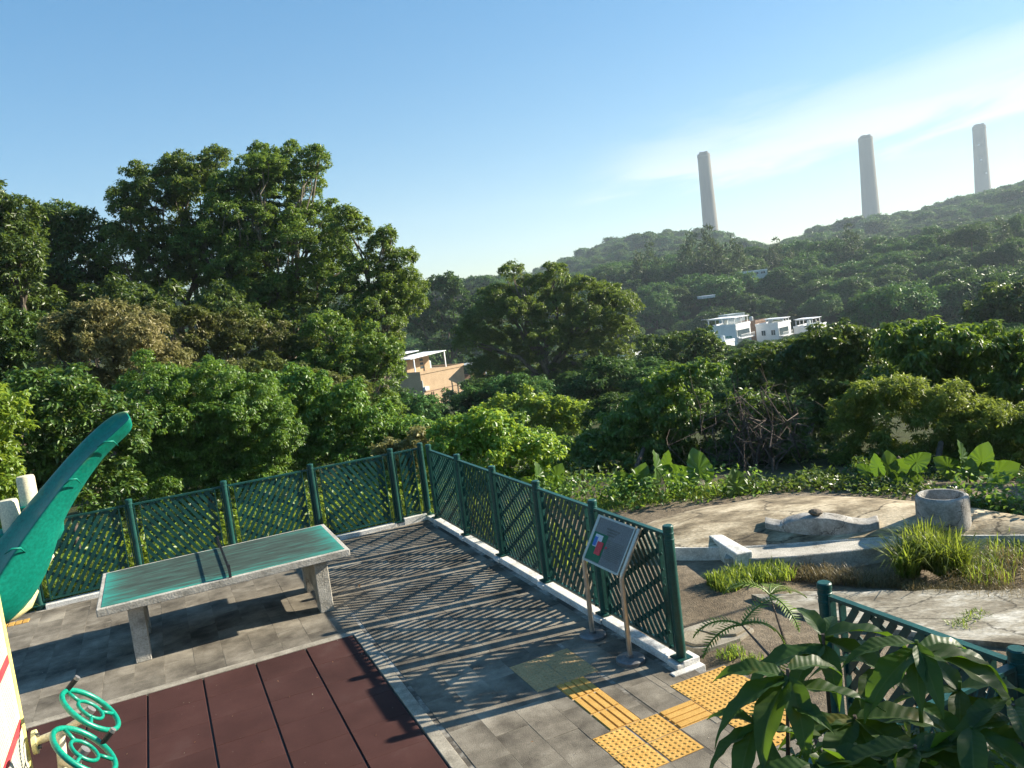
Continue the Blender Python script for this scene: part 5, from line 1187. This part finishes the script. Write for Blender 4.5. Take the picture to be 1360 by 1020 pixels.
# fallen leaves and grit
g = np.random.default_rng(5); P = []
for px, py in ((478, 780), (1010, 800), (1004, 797), (93, 880), (655, 920), (500, 975), (430, 940), (370, 905), (385, 925), (442, 880), (310, 950), (350, 985), (170, 1000), (640, 890), (705, 845), (600, 750), (420, 900), (260, 985), (705, 985), (1300, 800), (1050, 845)):
    p = G(px, py, .006 if px < 890 else -.02); P.append(p)
P = np.array(P); n = len(P); Ln = np.where(np.arange(n) < 2, .07, .022); V, F = leaf_quads(P, g.normal(size=(n, 3)) * .35 + np.array([0, 0, 1]), rand_dirs(n, g), Ln, Ln * .55)
kind(put('fallen_leaves', np_mesh('fallen_leaves', V, F, M['deadleaf'])), 'stuff')
n = 420; st_ = np.stack([g.uniform(-7.5, 0, n), g.uniform(-8.4, 0, n)], 1); P = np.array([tuple(L(a_, b_, .004)) for a_, b_ in st_]); Ln = g.uniform(.006, .016, n)
V, F = leaf_quads(P, g.normal(size=(n, 3)) * .5 + np.array([0, 0, 1]), rand_dirs(n, g), Ln, Ln * .7); kind(put('grit', np_mesh('grit', V, F, M['kerb'])), 'stuff')

# ------------------------------------------------------------------ plants in the foreground, on the bank below the viewer
def blade_leaf(base, az_, lift, droop, Ln, Wd, g, twist=0.0):
    """a long pointed leaf as a folded, drooping strip"""
    n = 12; V = []; F = []; UV = []; p = Vector(base); el_ = lift; hd = Vector((math.cos(az_), math.sin(az_), 0)); sd_ = Vector((-hd.y, hd.x, 0))
    wob = g.uniform(0, 6.28); cols = (-1, -.52, -.045, .045, .52, 1); curl = g.uniform(-.5, .5)
    for i in range(n + 1):
        f = i / n; w = Wd * (math.sin(math.pi * min(1, f ** .75 * .96 + .035)) ** 1.05) * (1 - .3 * f) * .58
        if i == n: w = .0006
        a2 = az_ + curl * f * f; h2 = Vector((math.cos(a2), math.sin(a2), 0)); s0 = Vector((-h2.y, h2.x, 0))
        d = h2 * math.cos(el_) + Vector((0, 0, math.sin(el_)))
        up_v = Vector((-h2.x * math.sin(el_), -h2.y * math.sin(el_), math.cos(el_)))
        s2 = (s0 * math.cos(twist * f) + up_v * math.sin(twist * f))
        for c_ in cols:
            e_ = up_v * (w * .34 * abs(c_) - (.0012 if abs(c_) < .1 else 0) + w * .16 * abs(c_) ** 3 * math.sin(f * 21 + wob + (1.5 if c_ > 0 else 0)))
            V.append(p + s2 * (w * c_) + e_); UV.append((c_, f))
        p = p + d * (Ln / n); el_ -= droop / n * (.5 + 1.0 * f)
    for i in range(n):
        for k in range(5): a_ = i * 6 + k; F.append((a_, a_ + 1, a_ + 7, a_ + 6))
    return V, F, UV
def veined(m):
    n = m.node_tree.nodes; l = m.node_tree.links; p = n['Principled BSDF']
    def mth(op, x, y=None):
        q = n.new('ShaderNodeMath'); q.operation = op
        for i_, v_ in enumerate((x, y)):
            if v_ is None: continue
            if isinstance(v_, (int, float)): q.inputs[i_].default_value = v_
            else: l.new(v_, q.inputs[i_])
        return q.outputs[0]
    uv = n.new('ShaderNodeUVMap'); sp = n.new('ShaderNodeSeparateXYZ'); l.new(uv.outputs[0], sp.inputs[0])
    w_ = mth('SINE', mth('MULTIPLY', mth('SUBTRACT', sp.outputs[1], mth('MULTIPLY', mth('ABSOLUTE', sp.outputs[0]), .09)), 75.0))
    b = n.new('ShaderNodeBump'); b.inputs['Strength'].default_value = 0.16; b.inputs['Distance'].default_value = 0.002; l.new(w_, b.inputs['Height']); l.new(b.outputs[0], p.inputs['Normal'])
    # paler midrib and faint side veins
    rib = mth('LESS_THAN', mth('ABSOLUTE', sp.outputs[0]), .06); vn = mth('MULTIPLY', mth('GREATER_THAN', w_, .96), .2)
    f_ = mth('MAXIMUM', mth('MULTIPLY', rib, .8), vn)
    src = p.inputs['Base Color'].links[0].from_socket; mk = n.new('ShaderNodeMix'); mk.data_type = 'RGBA'; l.new(f_, mk.inputs[0]); l.new(src, mk.inputs[6]); mk.inputs[7].default_value = (.085, .13, .04, 1); l.new(mk.outputs[2], p.inputs['Base Color'])
    # old spots and a yellowing patch here and there
    t = n.new('ShaderNodeTexCoord'); nz_ = n.new('ShaderNodeTexNoise'); nz_.inputs['Scale'].default_value = 16; nz_.inputs['Detail'].default_value = 4; l.new(t.outputs['Object'], nz_.inputs[0])
    mr = n.new('ShaderNodeMapRange'); mr.inputs[1].default_value = .64; mr.inputs[2].default_value = .72; l.new(nz_.outputs[0], mr.inputs[0])
    m2 = n.new('ShaderNodeMix'); m2.data_type = 'RGBA'; l.new(mr.outputs[0], m2.inputs[0]); l.new(mk.outputs[2], m2.inputs[6]); m2.inputs[7].default_value = (.10, .10, .015, 1); l.new(m2.outputs[2], p.inputs['Base Color'])
veined(M['lf_fore'])
def blade_plant(label, px, py, D, leaves, seed, root=None, extra=1, Ln=.22, Wd=.075):
    """a stem up to the node seen at (px, py) with a whorl of leaves; leaves: (direction in the picture: 0 right, 90 away, 180 left, 270 towards viewer; lift; droop; length)"""
    g = np.random.default_rng(seed); nd = at(px, py, D)
    b = Vector((nd.x + g.uniform(-.12, .12), nd.y + g.uniform(-.1, .1), 0)) if root is None else Vector((*root, 0)); b.z = min(ground_z(b.x, b.y), nd.z - .25)
    o = thing('broad_leaf_plant', label, 'plant', b); n_ = nd - b
    MB().tube([(0, 0, -.05), (n_.x * .3 + .02, n_.y * .3, n_.z * .5), n_], [.008, .0065, .004], 7).build('stem', M['twig'] if seed % 2 else M['lf_fore'], o, smooth=True)
    for (dr, lift, droop, ln) in list(leaves) + [(g.uniform(0, 360), g.uniform(-10, 40), g.uniform(60, 120), Ln * g.uniform(.5, .9)) for _ in range(extra)]:
        back_ = g.uniform(0, .1) if (dr, lift, droop, ln) in leaves else g.uniform(.05, .5) 
        ln *= .98
        V, F, UV = blade_leaf(n_ * (1 - back_ * .5), R(dr), R(lift), R(droop), ln, ln * g.uniform(.25, .32), g, g.uniform(-.5, .5))
        me = np_mesh('leaf', np.array([tuple(v) for v in V]), np.array(F), M['lf_fore'], True)
        ul = me.uv_layers.new(name='UVMap'); ul.data.foreach_set('uv', np.array(UV, np.float32)[np.array(F).ravel()].ravel()); put('leaf', me, o)
    return o
blade_plant('foreground plant with drooping leaves before the first corner fence post', 1093, 842, 2.0, [(185, 5, 80, .26), (262, -25, 60, .17), (350, 15, 95, .24), (330, -15, 60, .2), (215, -10, 70, .2), (95, 30, 70, .16)], 1)
blade_plant('tallest foreground plant with wide backlit leaves at the lower right', 1217, 850, 1.9, [(180, 10, 60, .19), (265, -35, 40, .17), (350, 10, 110, .24), (325, -8, 95, .27), (200, -20, 60, .22), (20, 15, 80, .18), (240, -30, 50, .15)], 2)
blade_plant('foreground plant whose dark pointed leaves hang over the yellow tiles', 1046, 888, 1.8, [(195, -5, 75, .25), (225, -15, 60, .24), (270, -40, 40, .2), (345, -2, 40, .22), (165, 20, 70, .18), (20, 0, 60, .18)], 3)
blade_plant('foreground plant half hiding the lower corner fence panel', 1165, 878, 2.1, [(180, 15, 70, .2), (230, -10, 60, .18), (350, 10, 70, .22), (300, -15, 60, .18), (90, 20, 60, .16)], 11)
blade_plant('foreground plant leaning over the corner fence rail at the right', 1275, 905, 2.0, [(180, 10, 70, .2), (240, -15, 60, .18), (350, 10, 80, .2), (300, -15, 60, .16), (90, 25, 60, .15)], 12)
blade_plant('low foreground plant with narrow dark leaves in front of the yellow tiles', 1000, 950, 1.75, [(190, -10, 70, .17), (230, -30, 50, .2), (350, 5, 70, .14), (285, -40, 40, .16), (150, 20, 70, .12)], 4)
blade_plant('foreground plant with layered leaves between the two tall ones', 1135, 950, 1.85, [(175, 5, 60, .2), (350, 5, 60, .24), (270, -20, 60, .18), (220, -10, 60, .2), (310, -10, 70, .22)], 5)
blade_plant('foreground plant with long level leaves at the bottom right edge', 1290, 965, 1.75, [(180, -5, 30, .26), (350, 10, 60, .2), (240, -10, 60, .2), (300, -10, 60, .2), (30, 20, 60, .18)], 6)
blade_plant('foreground plant sprouting under the corner fence rail', 1215, 990, 1.7, [(180, 0, 50, .22), (0, 5, 50, .22), (270, -5, 60, .2), (225, 0, 60, .18), (320, 0, 60, .18)], 7)
blade_plant('foreground plant at the bottom centre right with leaves out of frame', 1085, 1010, 1.65, [(180, 5, 60, .2), (230, -5, 60, .18), (0, 10, 60, .2), (300, 0, 60, .2)], 8)
blade_plant('foreground plant in the bottom right picture corner', 1345, 935, 1.8, [(180, 10, 70, .16), (250, 0, 60, .16), (0, 10, 60, .2), (300, 0, 60, .16)], 9, Ln=.16)
sp = []
for k in range(40):
    p = at(rnd.uniform(1080, 1380), rnd.uniform(985, 1060), rnd.uniform(1.6, 2.2)); sp.append((p.x, p.y, p.z - .12, .1))
weeds('bank_weeds', sp, 700, .055, M['lf_fore'], 21, .16)
# feathery sapling
def frond(mb_v, base, az_, lift, droop, Ln, g, np_=15):
    p = Vector(base); el_ = lift; hd = Vector((math.cos(az_), math.sin(az_), 0)); sd_ = Vector((-hd.y, hd.x, 0)); pts = [p.copy()]
    for i in range(np_):
        d = hd * math.cos(el_) + Vector((0, 0, math.sin(el_))); p = p + d * (Ln / np_); el_ -= droop / np_; pts.append(p.copy())
        f = (i + 1) / np_; l_ = Ln * .24 * math.sin(math.pi * (f * .85 + .1)); upv = Vector((-hd.x * math.sin(el_), -hd.y * math.sin(el_), math.cos(el_)))
        for s_ in (-1, 1):
            dd = (sd_ * s_ + d * .45 + upv * g.uniform(-.1, .2)).normalized(); w = d * (Ln * .012)
            b_ = len(mb_v.v); mb_v.v += [tuple(p - w), tuple(p + dd * l_ * .5 - w * 1.3), tuple(p + dd * l_), tuple(p + dd * l_ * .5 + w * 1.3), tuple(p + w)]; mb_v.f.append((b_, b_ + 1, b_ + 2, b_ + 3, b_ + 4))
    mb_v.tube(pts, [.0025 + .002 * (1 - k / len(pts)) for k in range(len(pts))], 5)
def feather(label, node_list, root, seed):
    g = np.random.default_rng(seed); b = Vector((*root, 0)); b.z = ground_z(b.x, b.y); o = thing('feathery_sapling', label, 'plant', b); last = Vector((0, 0, 0)); mb = MB()
    path = [Vector((0, 0, -.05))] + [at(px, py, D) - b for px, py, D in node_list]
    mb.tube(path, [.009] + [.006] * (len(path) - 2) + [.003], 6); mb.build('stem', M['twig'], o, smooth=True)
    for k, nd in enumerate(path[1:]):
        for q in range(2 if k < len(path) - 2 else 5):
            m_ = MB(); base = nd.lerp(path[k], g.uniform(0, .5)) if k < len(path) - 2 else nd
            frond(m_, base, g.uniform(0, 6.28), R(g.uniform(-10, 55)), R(g.uniform(50, 110)), g.uniform(.14, .24), g, 17); m_.build('frond', M['lf_fine'], o)
    return o
feather('feathery leaved sapling between the fence end post and the corner fence', [(1062, 905, 3.3), (1040, 845, 3.35), (1022, 790, 3.4)], (1.25, 2.75), 1)
feather('small feathery seedling arching over the mortared stones', [(1075, 960, 2.8), (1030, 880, 2.9), (985, 830, 3.0)], (1.15, 2.5), 2)

# ------------------------------------------------------------------ air
hz = MB().span((-1990, -1990, -60), (1990, 1990, 240)).build('haze', None); kind(hz, 'stuff')
hm = bpy.data.materials.new('haze'); hm.use_nodes = True; n = hm.node_tree.nodes; n.clear(); ho = n.new('ShaderNodeOutputMaterial'); hv = n.new('ShaderNodeVolumePrincipled')
hv.inputs['Color'].default_value = (0.72, 0.87, 1.0, 1); hv.inputs['Density'].default_value = 0.0002; hv.inputs['Anisotropy'].default_value = 0.2
hm.node_tree.links.new(hv.outputs[0], ho.inputs['Volume']); hz.data.materials.append(hm)
